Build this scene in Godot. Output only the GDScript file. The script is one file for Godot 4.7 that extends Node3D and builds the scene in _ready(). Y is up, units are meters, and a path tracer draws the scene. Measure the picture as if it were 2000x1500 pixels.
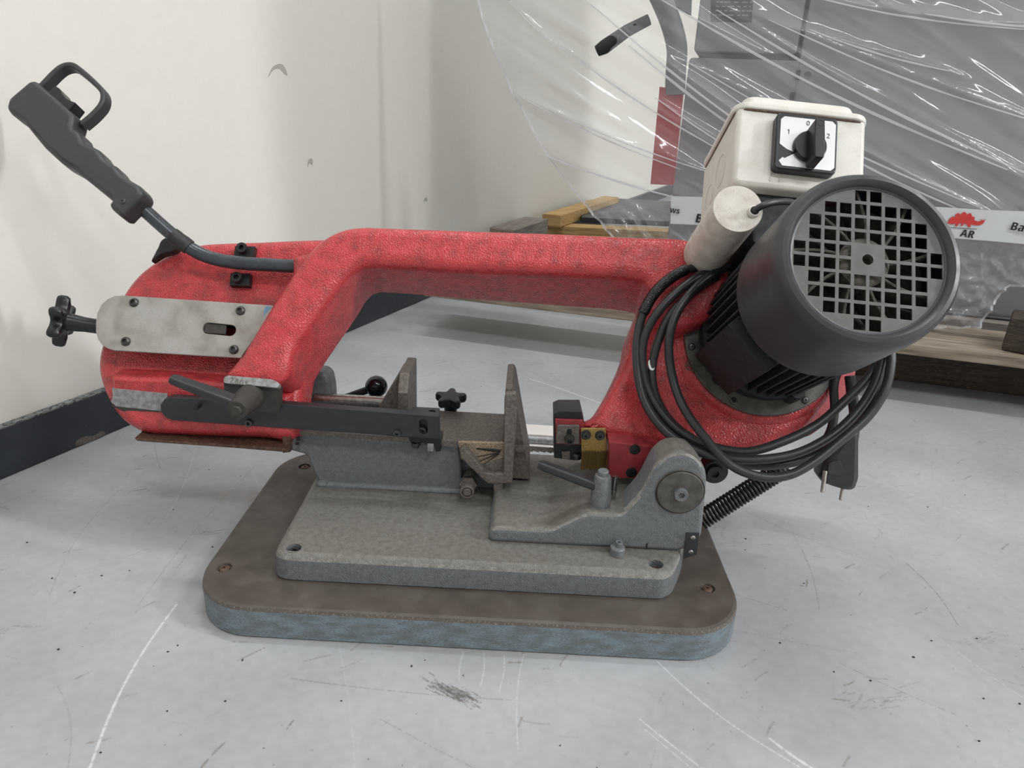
extends Node3D
# A small red band saw on a board, standing on a painted floor in front of a plastic-wrapped machine. Metres, y up.

const HEAD := Transform3D(Vector3(0.99976, -0.01855, 0.01182), Vector3(0.02200, 0.84319, -0.53717), Vector3(0.00000, 0.53730, 0.84339), Vector3(0.00000, 0.14200, -0.18000))   # the tilted plane of the saw bow: x along the blade, z out of the bow
const MACH := Transform3D(Vector3(0.96593, 0.00000, 0.25882), Vector3(0.00000, 1.00000, 0.00000), Vector3(-0.25882, -0.00000, 0.96593), Vector3(0.24100, 0.00000, -0.91400))   # the pallet and the wrapped machine: x along the pallet, z towards the saw
const BASE := Vector3(-0.044, 0, -0.16)
var saw: Node3D
var names := {}
var tex_cache := {}
var rng := RandomNumberGenerator.new()


class Geo:
	var t := PackedVector3Array()
	func tri(a: Vector3, b: Vector3, c: Vector3) -> void:
		t.append(a); t.append(b); t.append(c)
	func quad(a: Vector3, b: Vector3, c: Vector3, d: Vector3) -> void:
		tri(a, b, c); tri(a, c, d)
	func bridge(r0: PackedVector3Array, r1: PackedVector3Array, closed := true) -> void:
		var n := r0.size()
		for i in (n if closed else n - 1):
			var j := (i + 1) % n
			quad(r0[i], r0[j], r1[j], r1[i])
	func fan(r: PackedVector3Array, flip := false) -> void:
		var c := Vector3.ZERO
		for p in r: c += p
		c /= r.size()
		for i in r.size():
			if flip: tri(c, r[(i + 1) % r.size()], r[i])
			else: tri(c, r[i], r[(i + 1) % r.size()])
	func add(g: Geo, x := Transform3D.IDENTITY) -> Geo:
		t.append_array(x * g.t)
		return self
	func moved(x: Transform3D) -> Geo:
		t = x * t
		return self
	func arrays(angle := 38.0) -> Array:
		var n := t.size() / 3
		var fn := PackedVector3Array(); fn.resize(n)
		var at := {}
		var keys := []
		keys.resize(n * 3)
		for f in n:
			fn[f] = (t[f * 3 + 1] - t[f * 3]).cross(t[f * 3 + 2] - t[f * 3])
			for k in 3:
				var key := Vector3i((t[f * 3 + k] * 50000.0).round())
				keys[f * 3 + k] = key
				if not at.has(key): at[key] = PackedInt32Array()
				at[key].append(f)
		var unit := PackedVector3Array(); unit.resize(n)
		for f in n: unit[f] = fn[f].normalized()
		var lim := cos(deg_to_rad(angle))
		var v := PackedVector3Array(); var nn := PackedVector3Array()
		for f in n:
			if fn[f].length_squared() < 1e-22: continue
			for k in [0, 2, 1]:
				var s := Vector3.ZERO
				for g in at[keys[f * 3 + k]]:
					if unit[g].dot(unit[f]) > lim: s += fn[g]
				v.append(t[f * 3 + k]); nn.append(s.normalized() if s.length_squared() > 0.0 else unit[f])
		var a := []
		a.resize(Mesh.ARRAY_MAX)
		a[Mesh.ARRAY_VERTEX] = v; a[Mesh.ARRAY_NORMAL] = nn
		return a


func v2(a: Array) -> PackedVector2Array:
	var r := PackedVector2Array()
	for i in a.size() / 2: r.append(Vector2(a[i * 2], a[i * 2 + 1]))
	return r

func v3(a: Array) -> PackedVector3Array:
	var r := PackedVector3Array()
	for i in a.size() / 3: r.append(Vector3(a[i * 3], a[i * 3 + 1], a[i * 3 + 2]))
	return r

func ccw(p: PackedVector2Array) -> PackedVector2Array:
	var s := 0.0
	for i in p.size(): s += p[i].cross(p[(i + 1) % p.size()])
	if s < 0.0:
		var q := p.duplicate(); q.reverse(); return q
	return p

func inset(p: PackedVector2Array, d: float) -> PackedVector2Array:
	if d == 0.0: return p
	var r := PackedVector2Array()
	var n := p.size()
	for i in n:
		var e0 := (p[i] - p[(i + n - 1) % n]).normalized()
		var e1 := (p[(i + 1) % n] - p[i]).normalized()
		var m := Vector2(-e0.y, e0.x) + Vector2(-e1.y, e1.x)
		m = m / maxf(m.length_squared() * 0.5, 0.35)
		r.append(p[i] + m * d)
	for pass_ in 6:                                   # edges that turned round in a tight corner collapse to a point
		var bad := false
		for i in n:
			var j := (i + 1) % n
			if (r[j] - r[i]).dot(p[j] - p[i]) < 0.0:
				var c := (r[i] + r[j]) * 0.5
				r[i] = c; r[j] = c; bad = true
		if not bad: break
	return r

func fillet(p: PackedVector2Array, rad: float, steps := 5) -> PackedVector2Array:
	var r := PackedVector2Array()
	var n := p.size()
	for i in n:
		var a := p[(i + n - 1) % n]; var b := p[i]; var c := p[(i + 1) % n]
		var u := a - b; var w := c - b
		var k := minf(rad, minf(u.length(), w.length()) * 0.48)
		if absf(u.normalized().dot(w.normalized())) > 0.995 or k < 0.0002:
			r.append(b); continue
		var s := b + u.normalized() * k; var e := b + w.normalized() * k
		for j in steps + 1:
			var q := j / float(steps)
			r.append(s.lerp(b, q).lerp(b.lerp(e, q), q))
	return r

func ring(p: PackedVector2Array, z: float) -> PackedVector3Array:
	var r := PackedVector3Array()
	for q in p: r.append(Vector3(q.x, q.y, z))
	return r

func cap(g: Geo, outline: PackedVector2Array, z: float, up: bool, holes := []) -> void:
	var p := PackedVector2Array()
	for q in outline:
		if p.is_empty() or p[-1].distance_to(q) > 0.00002: p.append(q)
	if p[-1].distance_to(p[0]) < 0.00002: p.remove_at(p.size() - 1)
	for h in holes:                                   # each hole is joined to the outline by a hair-thin bridge
		var hh: PackedVector2Array = ccw(h).duplicate(); hh.reverse()
		var best := 1e9; var bi := 0; var bj := 0
		for i in p.size():
			for j in hh.size():
				if p[i].distance_squared_to(hh[j]) < best: best = p[i].distance_squared_to(hh[j]); bi = i; bj = j
		var q := PackedVector2Array()
		for i in bi + 1: q.append(p[i])
		for j in hh.size() + 1: q.append(hh[(bj + j) % hh.size()])
		for i in range(bi, p.size()): q.append(p[i])
		p = q
	var wide := PackedVector2Array()
	for i in p.size(): wide.append(p[i] * 1000.0 + Vector2(sin(i * 12.9), cos(i * 7.3)) * 0.0015)
	var idx := Geometry2D.triangulate_polygon(wide)
	if idx.is_empty():                                # an outline that crosses itself is cleaned first
		p = PackedVector2Array()
		for poly in Geometry2D.offset_polygon(wide, -0.01):
			var part_idx := Geometry2D.triangulate_polygon(poly)
			for i in part_idx: idx.append(i + p.size())
			for q in poly: p.append(q / 1000.0)
		if idx.is_empty(): push_warning("cap failed")
	for i in idx.size() / 3:
		var a := p[idx[i * 3]]; var b := p[idx[i * 3 + 1]]; var c := p[idx[i * 3 + 2]]
		if ((b - a).cross(c - a) > 0.0) != up:
			var s := b; b = c; c = s
		g.tri(Vector3(a.x, a.y, z), Vector3(b.x, b.y, z), Vector3(c.x, c.y, z))

# a prism along z; profile: [[inset, z], ...] from the back face to the front face
func prism(outline: PackedVector2Array, profile: Array, holes := []) -> Geo:
	var g := Geo.new()
	var p := ccw(outline)
	var rings := []
	for k in profile: rings.append(ring(inset(p, k[0]), k[1]))
	for i in rings.size() - 1: g.bridge(rings[i], rings[i + 1])
	cap(g, inset(p, profile[0][0]), profile[0][1], false, holes)
	cap(g, inset(p, profile[-1][0]), profile[-1][1], true, holes)
	for h in holes:
		var q := ccw(h)
		g.bridge(ring(q, profile[-1][1]), ring(q, profile[0][1]))
	return g

func slab(outline: PackedVector2Array, z0: float, z1: float, bev := 0.001, holes := []) -> Geo:
	var b := bev
	return prism(outline, [[b, z0], [b * 0.3, z0 + b * 0.3], [0.0, z0 + b], [0.0, z1 - b], [b * 0.3, z1 - b * 0.3], [b, z1]], holes)

func round_rect(w: float, h: float, r: float, n := 5) -> PackedVector2Array:
	var p := PackedVector2Array()
	for c in 4:
		var ctr := Vector2((w * 0.5 - r) * (1 if c in [0, 3] else -1), (h * 0.5 - r) * (1 if c < 2 else -1))
		for i in n + 1:
			var a := PI * 0.5 * (c + i / float(n))
			p.append(ctr + Vector2(cos(a), sin(a)) * r)
	return p

func shift(p: PackedVector2Array, d: Vector2, turn := 0.0) -> PackedVector2Array:
	var r := PackedVector2Array()
	for q in p: r.append(q.rotated(turn) + d)
	return r

func box(size: Vector3, at := Vector3.ZERO, bev := 0.0015, r := 0.0) -> Geo:
	var g := slab(round_rect(size.x, size.y, maxf(r, minf(bev * 1.7, minf(size.x, size.y) * 0.45)), 2 if r <= bev else 6), -size.z * 0.5, size.z * 0.5, bev)
	return Geo.new().add(g, Transform3D(Basis.IDENTITY, at))

func circle(r: float, n := 32, c := Vector2.ZERO) -> PackedVector2Array:
	var p := PackedVector2Array()
	for i in n: p.append(c + Vector2(cos(TAU * i / n), sin(TAU * i / n)) * r)
	return p

# profile of (radius, z) turned round z, from the back to the front
func lathe(profile: Array, n := 40) -> Geo:
	var g := Geo.new()
	var last := PackedVector3Array()
	for k in profile:
		var r := ring(circle(maxf(k[0], 0.00001), n), k[1])
		if last.size(): g.bridge(last, r)
		last = r
	return g

func smooth(p: PackedVector3Array, n := 6, closed := false) -> PackedVector3Array:
	var r := PackedVector3Array()
	var m := p.size()
	for i in (m if closed else m - 1):
		var a := p[(i - 1 + m) % m] if closed or i > 0 else p[0] * 2.0 - p[1]
		var b := p[i]; var c := p[(i + 1) % m]
		var d := p[(i + 2) % m] if closed or i + 2 < m else p[m - 1] * 2.0 - p[m - 2]
		for k in n: r.append(b.cubic_interpolate(c, a, d, k / float(n)))
	if not closed: r.append(p[m - 1])
	return r

# a section (outline in its own x, y) swept along a path
func sweep(path: PackedVector3Array, section: PackedVector2Array, up := Vector3.ZERO, scales := [], caps := true) -> Geo:
	var g := Geo.new()
	var s := ccw(section)
	var last := PackedVector3Array()
	var x := Vector3.ZERO
	for i in path.size():
		var d := (path[mini(i + 1, path.size() - 1)] - path[maxi(i - 1, 0)]).normalized()
		if up != Vector3.ZERO: x = up.cross(d).normalized()
		elif i == 0: x = d.cross(Vector3(0.31, 0.92, 0.23)).normalized()
		else: x = (x - d * x.dot(d)).normalized()
		var y := d.cross(x)
		var k: float = scales[i] if scales.size() else 1.0
		var r := PackedVector3Array()
		for q in s: r.append(path[i] + (x * q.x + y * q.y) * k)
		if last.size(): g.bridge(last, r)
		elif caps: g.fan(r, true)
		last = r
	if caps: g.fan(last)
	return g

func tube(path: PackedVector3Array, r: float, n := 12, scales := []) -> Geo:
	return sweep(path, circle(r, n), Vector3.ZERO, scales)

# a socket head screw pointing along +z, its head from z = 0 to h
func screw(r: float, h: float, button := false) -> Geo:
	var rim := [[r * 1.0, 0.0], [r, h * 0.82], [r * 0.93, h], [r * 0.62, h]] if not button else [[r, 0.0], [r, h * 0.25], [r * 0.9, h * 0.6], [r * 0.72, h * 0.88], [r * 0.55, h]]
	var g := lathe(rim, 24)
	var out := ring(circle(rim[-1][0], 24), h)
	var hexa := PackedVector2Array()
	for i in 24:
		var a := TAU * i / 24.0
		hexa.append(Vector2(cos(a), sin(a)) * r * 0.44 / cos(fposmod(a, PI / 3.0) - PI / 6.0))
	g.bridge(out, ring(hexa, h)); g.bridge(ring(hexa, h), ring(hexa, h * 0.35)); g.fan(ring(hexa, h * 0.35))
	return g

# a round-headed screw with a cross recess
func cross_screw(r: float) -> Geo:
	var g := lathe([[r, 0.0], [r * 0.95, r * 0.25], [r * 0.75, r * 0.42], [r * 0.62, r * 0.47]], 24)
	var star := PackedVector2Array()
	for i in 24:
		var a := TAU * i / 24.0
		star.append(Vector2(cos(a), sin(a)) * r * (0.5 if (i % 6) in [0] else (0.3 if (i % 6) in [1, 5] else 0.16)))
	g.bridge(ring(circle(r * 0.62, 24), r * 0.47), ring(star, r * 0.47)); g.bridge(ring(star, r * 0.47), ring(star, r * 0.05)); g.fan(ring(star, r * 0.05))
	return g

# a knob with rounded lobes, turned about z, from z = 0 to h
func star_knob(r: float, h: float, lobes: int, stem_r: float, stem_l: float) -> Geo:
	var p := PackedVector2Array()
	var n := lobes * 14
	for i in n:
		var a := TAU * i / n
		var c := cos(a * lobes)
		p.append(Vector2(cos(a), sin(a)) * r * (0.8 + 0.2 * (signf(c) * pow(absf(c), 0.75))))
	var g := prism(p, [[r * 0.3, -h * 0.05], [r * 0.06, h * 0.05], [0.0, h * 0.25], [0.0, h * 0.7], [r * 0.05, h * 0.92], [r * 0.14, h]])
	g.add(lathe([[0.0, -stem_l], [stem_r, -stem_l], [stem_r * 1.02, -stem_l * 0.5], [stem_r * 1.25, -h * 0.02]], 24))
	return g

func xf(at: Vector3, z: Vector3, spin := 0.0) -> Transform3D:   # z of the thing along the given direction
	z = z.normalized()
	var x := Vector3.UP.cross(z)
	x = (x if x.length() > 0.05 else Vector3.RIGHT).normalized()
	return Transform3D(Basis(x, z.cross(x), z) * Basis(Vector3(0, 0, 1), spin), at)

func at3(p: Vector3) -> Transform3D:
	return Transform3D(Basis.IDENTITY, p)


# ---------------------------------------------------------------- naming
func numbered(called: String, parent: Node) -> String:
	var key := "%d/%s" % [parent.get_instance_id(), called]
	names[key] = names.get(key, -1) + 1
	return called if names[key] == 0 else "%s_%03d" % [called, names[key]]

func obj(called: String, g: Geo, m: Material, parent: Node, place := Transform3D.IDENTITY, angle := 38.0) -> MeshInstance3D:
	var o := MeshInstance3D.new()
	var me := ArrayMesh.new()
	me.add_surface_from_arrays(Mesh.PRIMITIVE_TRIANGLES, g.arrays(angle))
	me.surface_set_material(0, m)
	o.mesh = me
	o.name = numbered(called, parent)
	o.transform = place
	parent.add_child(o, true)
	return o

func more(o: MeshInstance3D, g: Geo, m: Material, angle := 38.0) -> void:   # a second material on the same part
	var me: ArrayMesh = o.mesh
	me.add_surface_from_arrays(Mesh.PRIMITIVE_TRIANGLES, g.arrays(angle))
	me.surface_set_material(me.get_surface_count() - 1, m)

func again(o: MeshInstance3D, called: String, parent: Node, place: Transform3D) -> MeshInstance3D:
	var c := MeshInstance3D.new()
	c.mesh = o.mesh; c.name = numbered(called, parent); c.transform = place
	parent.add_child(c, true)
	return c

func part(called: String, g: Geo, m: Material, angle := 38.0) -> MeshInstance3D:   # a part of the saw, shaped in world metres
	return obj(called, g, m, saw, at3(-BASE), angle)

func hpart(called: String, g: Geo, m: Material, angle := 38.0) -> MeshInstance3D:  # a part of the saw, shaped in the bow's own frame
	return obj(called, g, m, saw, at3(-BASE) * HEAD, angle)

func thing(called: String, label: String, category: String, at := Vector3.ZERO, group := "") -> Node3D:
	var o := Node3D.new()
	o.name = numbered(called, self); o.position = at
	add_child(o, true)
	tag(o, label, category, group)
	return o

func tag(o: Node, label: String, category: String, group := "") -> void:
	o.set_meta("label", label); o.set_meta("category", category)
	if group: o.set_meta("group", group)

func struct(called: String, g: Geo, m: Material, place := Transform3D.IDENTITY) -> MeshInstance3D:
	var o := obj(called, g, m, self, place)
	o.set_meta("kind", "structure")
	return o


# ---------------------------------------------------------------- materials
func noise(freq: float, octaves := 3, kind := FastNoiseLite.TYPE_SIMPLEX_SMOOTH, seed_ := 1) -> FastNoiseLite:
	var n := FastNoiseLite.new()
	n.noise_type = kind; n.frequency = freq; n.seed = seed_
	n.fractal_type = FastNoiseLite.FRACTAL_FBM if octaves > 1 else FastNoiseLite.FRACTAL_NONE
	n.fractal_octaves = octaves
	return n

func tex(n: FastNoiseLite, stops: Array, size := 512) -> NoiseTexture2D:
	var key := "%s %s %s %s %s %s" % [n.noise_type, n.frequency, n.seed, n.fractal_octaves, stops, size]
	if tex_cache.has(key): return tex_cache[key]
	var t := NoiseTexture2D.new()
	t.width = size; t.height = size; t.seamless = true; t.noise = n; t.normalize = true
	if stops.size():
		var g := Gradient.new()
		var off := PackedFloat32Array(); var col := PackedColorArray()
		for s in stops: off.append(s[0]); col.append(s[1])
		g.offsets = off; g.colors = col
		t.color_ramp = g
	tex_cache[key] = t
	return t

func grey(v: float) -> Color: return Color(v, v, v)

func mat(col: Color, rough: float, metal := 0.0) -> StandardMaterial3D:
	var m := StandardMaterial3D.new()
	m.albedo_color = col; m.roughness = rough; m.metallic = metal
	return m

# colour, roughness and relief from noise; per_m: how many texture repeats to the metre
func worn(stops: Array, freq: float, rough: Array, bump: float, bump_freq: float, per_m := 4.0, metal := 0.0, seed_ := 1, kind := FastNoiseLite.TYPE_SIMPLEX_SMOOTH, bump_kind := FastNoiseLite.TYPE_SIMPLEX_SMOOTH) -> StandardMaterial3D:
	var m := StandardMaterial3D.new()
	m.metallic = metal
	m.uv1_triplanar = true; m.uv1_scale = Vector3.ONE * per_m; m.uv1_triplanar_sharpness = 4.0
	m.albedo_texture = tex(noise(freq, 5, kind, seed_), stops)
	m.roughness = rough[1]
	m.roughness_texture = tex(noise(0.03, 4, FastNoiseLite.TYPE_SIMPLEX_SMOOTH, 77), [[0.0, grey(0.68)], [1.0, grey(1.0)]])
	if bump > 0.0:
		m.heightmap_enabled = true
		m.heightmap_texture = tex(noise(snappedf(bump_freq, 0.02), 2, bump_kind, 9), [])
		m.heightmap_scale = bump
	return m

func speckle(m: StandardMaterial3D, freq: float, lo: float, hi: float, col: Color, seed_ := 3) -> StandardMaterial3D:  # fine flecks of another colour over it
	m.detail_enabled = true
	m.detail_blend_mode = BaseMaterial3D.BLEND_MODE_MIX
	m.detail_albedo = tex(noise(freq, 4, FastNoiseLite.TYPE_SIMPLEX, seed_), [[0.0, Color(col, 0.0)], [lo, Color(col, 0.0)], [hi, col], [1.0, col]])
	return m


# ---------------------------------------------------------------- materials of the place
var M := {}

func make_materials() -> void:
	var C := func(r: int, g: int, b: int) -> Color: return Color8(r, g, b)
	M.red = speckle(worn([[0.0, C.call(146, 54, 57)], [0.3, C.call(172, 56, 61)], [0.55, C.call(188, 58, 65)], [1.0, C.call(203, 68, 75)]], 0.02, [0.22, 0.34], 0.08, 0.16, 4.2, 0.0, 11), 0.24, 0.66, 0.84, Color8(214, 116, 114, 150), 31)
	M.red_smooth = worn([[0.0, C.call(104, 46, 44)], [0.35, C.call(144, 48, 54)], [1.0, C.call(164, 58, 64)]], 0.02, [0.35, 0.6], 0.02, 0.16, 5.0, 0.0, 14)
	M.casting = speckle(worn([[0.0, C.call(98, 101, 103)], [0.4, C.call(112, 116, 119)], [1.0, C.call(124, 128, 131)]], 0.05, [0.36, 0.52], 0.035, 0.16, 4.5, 0.0, 21), 0.3, 0.62, 0.74, Color8(80, 80, 78, 220), 33)
	M.casting_top = speckle(worn([[0.0, C.call(100, 97, 91)], [0.5, C.call(118, 116, 110)], [1.0, C.call(130, 128, 123)]], 0.05, [0.42, 0.6], 0.03, 0.16, 4.5, 0.0, 22), 0.3, 0.6, 0.72, Color8(82, 77, 70, 230), 35)
	M.casting_edge = speckle(worn([[0.0, C.call(112, 110, 105)], [0.5, C.call(138, 136, 131)], [1.0, C.call(166, 164, 159)]], 0.05, [0.36, 0.52], 0.03, 0.16, 4.5, 0.0, 20), 0.24, 0.58, 0.8, Color8(84, 80, 74, 200), 35)  # pale for rubbed paint plus a painted edge highlight
	M.smudge = mat(C.call(180, 177, 170), 0.6)
	M.iron = speckle(worn([[0.0, C.call(88, 81, 75)], [0.5, C.call(114, 107, 101)], [1.0, C.call(138, 132, 127)]], 0.06, [0.4, 0.6], 0.03, 0.14, 6.0, 0.35, 23), 0.4, 0.55, 1.0, Color8(170, 164, 158, 130), 36)
	M.steel = worn([[0.0, C.call(150, 146, 142)], [1.0, C.call(196, 192, 188)]], 0.03, [0.18, 0.36], 0.0, 0.05, 8.0, 1.0, 24)
	M.sawdust = speckle(worn([[0.0, C.call(120, 98, 78)], [0.5, C.call(150, 134, 114)], [1.0, C.call(184, 168, 146)]], 0.05, [0.8, 0.95], 0.09, 0.1, 9.0, 0.0, 25), 0.2, 0.6, 1.0, Color8(84, 72, 62, 200), 37)
	M.plate = speckle(worn([[0.0, C.call(142, 136, 128)], [0.45, C.call(166, 162, 156)], [1.0, C.call(180, 178, 176)]], 0.008, [0.38, 0.55], 0.006, 0.1, 5.0, 0.3, 26), 0.3, 0.58, 1.0, Color8(96, 86, 76, 170), 38)
	M.bare = worn([[0.0, C.call(128, 124, 118)], [0.5, C.call(158, 158, 158)], [1.0, C.call(184, 185, 188)]], 0.03, [0.35, 0.6], 0.01, 0.1, 7.0, 0.5, 27)
	M.dark = speckle(worn([[0.0, C.call(53, 53, 55)], [1.0, C.call(63, 63, 66)]], 0.02, [0.34, 0.5], 0.0, 0.1, 6.0, 0.25, 28), 0.34, 0.82, 1.0, Color8(110, 108, 105, 120), 39)
	M.dusty_dark = worn([[0.0, C.call(54, 51, 48)], [1.0, C.call(68, 64, 60)]], 0.03, [0.5, 0.75], 0.0, 0.1, 6.0, 0.1, 29)
	M.oxide = mat(C.call(46, 45, 45), 0.42, 0.4)
	M.bolt = mat(C.call(82, 80, 78), 0.34, 0.7)
	M.black = mat(C.call(28, 28, 29), 0.33)
	M.gloss_black = mat(C.call(12, 12, 13), 0.08)
	M.motor = speckle(worn([[0.0, C.call(30, 30, 31)], [1.0, C.call(38, 38, 39)]], 0.02, [0.6, 0.8], 0.006, 0.08, 5.0, 0.0, 41), 0.25, 0.78, 1.0, Color8(70, 66, 60, 150), 42)
	M.cowl = speckle(worn([[0.0, C.call(55, 54, 57)], [1.0, C.call(63, 62, 65)]], 0.01, [0.34, 0.46], 0.0, 0.08, 4.0, 0.0, 43), 0.2, 0.8, 1.0, Color8(96, 92, 84, 130), 44)
	M.grille = worn([[0.0, C.call(86, 83, 80)], [1.0, C.call(98, 96, 94)]], 0.02, [0.5, 0.7], 0.0, 0.08, 6.0, 0.0, 45)
	M.fan = worn([[0.0, C.call(72, 67, 62)], [1.0, C.call(112, 106, 98)]], 0.03, [0.6, 0.8], 0.0, 0.08, 8.0, 0.0, 46)
	M.flange = speckle(worn([[0.0, C.call(76, 73, 68)], [1.0, C.call(108, 105, 100)]], 0.02, [0.45, 0.65], 0.01, 0.08, 6.0, 0.3, 47), 0.25, 0.6, 1.0, Color8(60, 56, 50, 160), 48)
	M.grip = worn([[0.0, C.call(56, 55, 55)], [1.0, C.call(62, 61, 61)]], 0.03, [0.46, 0.58], 0.004, 0.14, 6.0, 0.0, 49)
	M.tube = worn([[0.0, C.call(62, 66, 71)], [1.0, C.call(76, 80, 85)]], 0.02, [0.22, 0.34], 0.0, 0.1, 6.0, 0.3, 50)
	M.tape = worn([[0.0, C.call(34, 33, 32)], [1.0, C.call(50, 47, 44)]], 0.03, [0.42, 0.62], 0.02, 0.05, 8.0, 0.0, 52)
	M.beige = speckle(worn([[0.0, C.call(208, 203, 193)], [0.4, C.call(216, 212, 204)], [1.0, C.call(222, 219, 212)]], 0.012, [0.42, 0.55], 0.0, 0.1, 5.0, 0.0, 53), 0.1, 0.84, 0.95, Color8(140, 122, 104, 200), 54)
	M.beige_worn = speckle(worn([[0.0, C.call(186, 176, 164)], [0.5, C.call(204, 197, 187)], [1.0, C.call(216, 211, 203)]], 0.014, [0.4, 0.6], 0.0, 0.1, 6.0, 0.0, 55), 0.12, 0.76, 0.9, Color8(120, 100, 82, 200), 56)
	M.white_print = mat(C.call(226, 226, 224), 0.35)
	M.silver = mat(C.call(222, 222, 222), 0.3, 0.35)
	M.ink = mat(C.call(34, 34, 36), 0.6)
	M.brass = worn([[0.0, C.call(150, 122, 66)], [1.0, C.call(206, 178, 112)]], 0.08, [0.3, 0.5], 0.03, 0.2, 9.0, 0.6, 57)
	M.bristle = worn([[0.0, C.call(84, 66, 36)], [1.0, C.call(140, 114, 64)]], 0.1, [0.5, 0.7], 0.0, 0.2, 12.0, 0.4, 57)
	M.rust = speckle(worn([[0.0, C.call(58, 42, 34)], [0.5, C.call(88, 64, 50)], [1.0, C.call(128, 98, 80)]], 0.04, [0.4, 0.7], 0.015, 0.1, 7.0, 0.2, 58), 0.25, 0.7, 1.0, Color8(180, 158, 140, 160), 59)
	M.cable = worn([[0.0, C.call(42, 42, 43)], [1.0, C.call(54, 53, 53)]], 0.03, [0.3, 0.46], 0.0, 0.1, 7.0, 0.0, 60)
	M.shiny_tape = worn([[0.0, C.call(14, 14, 15)], [1.0, C.call(28, 28, 29)]], 0.05, [0.1, 0.2], 0.09, 0.12, 8.0, 0.0, 61)
	M.board_top = speckle(worn([[0.0, C.call(68, 61, 56)], [0.5, C.call(79, 71, 65)], [1.0, C.call(90, 83, 77)]], 0.01, [0.42, 0.6], 0.01, 0.08, 4.0, 0.0, 62), 0.2, 0.86, 1.0, Color8(128, 121, 114, 120), 63)
	var bs := speckle(worn([[0.0, C.call(100, 106, 107)], [0.4, C.call(112, 121, 126)], [0.6, C.call(118, 131, 139)], [1.0, C.call(128, 146, 157)]], 0.022, [0.5, 0.7], 0.02, 0.1, 4.0, 0.0, 64), 0.14, 0.5, 0.9, Color8(80, 82, 80, 190), 65)
	bs.uv1_scale = Vector3(3.0, 8.0, 3.0)
	M.board_side = bs
	M.chipped = speckle(worn([[0.0, C.call(84, 76, 70)], [0.6, C.call(98, 91, 84)], [1.0, C.call(176, 169, 158)]], 0.09, [0.6, 0.8], 0.02, 0.1, 6.0, 0.0, 66), 0.25, 0.5, 0.7, C.call(92, 84, 78), 67)
	M.wall = worn([[0.0, C.call(228, 225, 217)], [1.0, C.call(231, 228, 221)]], 0.03, [0.5, 0.62], 0.008, 0.1, 2.0, 0.0, 68)
	M.ceiling = mat(C.call(214, 214, 212), 0.9)
	M.skirting = speckle(worn([[0.0, C.call(36, 40, 46)], [1.0, C.call(50, 55, 62)]], 0.01, [0.35, 0.55], 0.0, 0.1, 2.0, 0.0, 69), 0.1, 0.9, 1.0, C.call(110, 112, 112), 70)
	M.skirting_cap = speckle(worn([[0.0, C.call(92, 94, 92)], [1.0, C.call(140, 141, 138)]], 0.03, [0.6, 0.8], 0.0, 0.1, 3.0, 0.0, 71), 0.05, 0.6, 0.7, C.call(56, 58, 60), 72)
	M.plank = grain([C.call(104, 92, 80), C.call(142, 128, 112), C.call(168, 156, 140)], 73)
	M.plank_grey = grain([C.call(98, 91, 84), C.call(130, 122, 114), C.call(150, 143, 135)], 74)
	M.pine = grain([C.call(150, 116, 66), C.call(188, 154, 100), C.call(210, 180, 128)], 75)
	M.dark_wood = speckle(grain([C.call(40, 33, 27), C.call(58, 48, 40), C.call(76, 64, 54)], 76), 0.12, 0.72, 0.85, C.call(120, 108, 96), 77)
	M.cabinet = worn([[0.0, C.call(128, 129, 132)], [1.0, C.call(138, 139, 142)]], 0.01, [0.45, 0.55], 0.0, 0.1, 2.0, 0.0, 78)
	M.hose = mat(C.call(112, 112, 114), 0.5)
	M.post_red = mat(C.call(176, 26, 36), 0.4)
	M.rail = mat(C.call(226, 222, 218), 0.3, 0.1)
	M.dino = mat(C.call(214, 62, 58), 0.5)
	M.stripe = mat(C.call(216, 219, 222), 0.4)
	M.plain_black = mat(C.call(30, 29, 28), 0.7)  # own black of plates, hinges and crank
	var film := mat(Color8(224, 224, 228, 54), 0.1)
	film.transparency = BaseMaterial3D.TRANSPARENCY_ALPHA
	film.cull_mode = BaseMaterial3D.CULL_DISABLED
	M.film = film
	var pleat := mat(Color8(238, 238, 242, 120), 0.15)  # doubled film, whitened to carry painted crease highlights
	pleat.transparency = BaseMaterial3D.TRANSPARENCY_ALPHA
	pleat.cull_mode = BaseMaterial3D.CULL_DISABLED
	M.pleat = pleat
	M.floor = floor_material()

# wood grain drawn out along x
func grain(c: Array, seed_: int) -> StandardMaterial3D:
	var m := worn([[0.0, c[0]], [0.5, c[1]], [1.0, c[2]]], 0.02, [0.6, 0.85], 0.03, 0.03, 1.0, 0.0, seed_)
	m.uv1_scale = Vector3(0.7, 9.0, 9.0)
	return m

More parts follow.
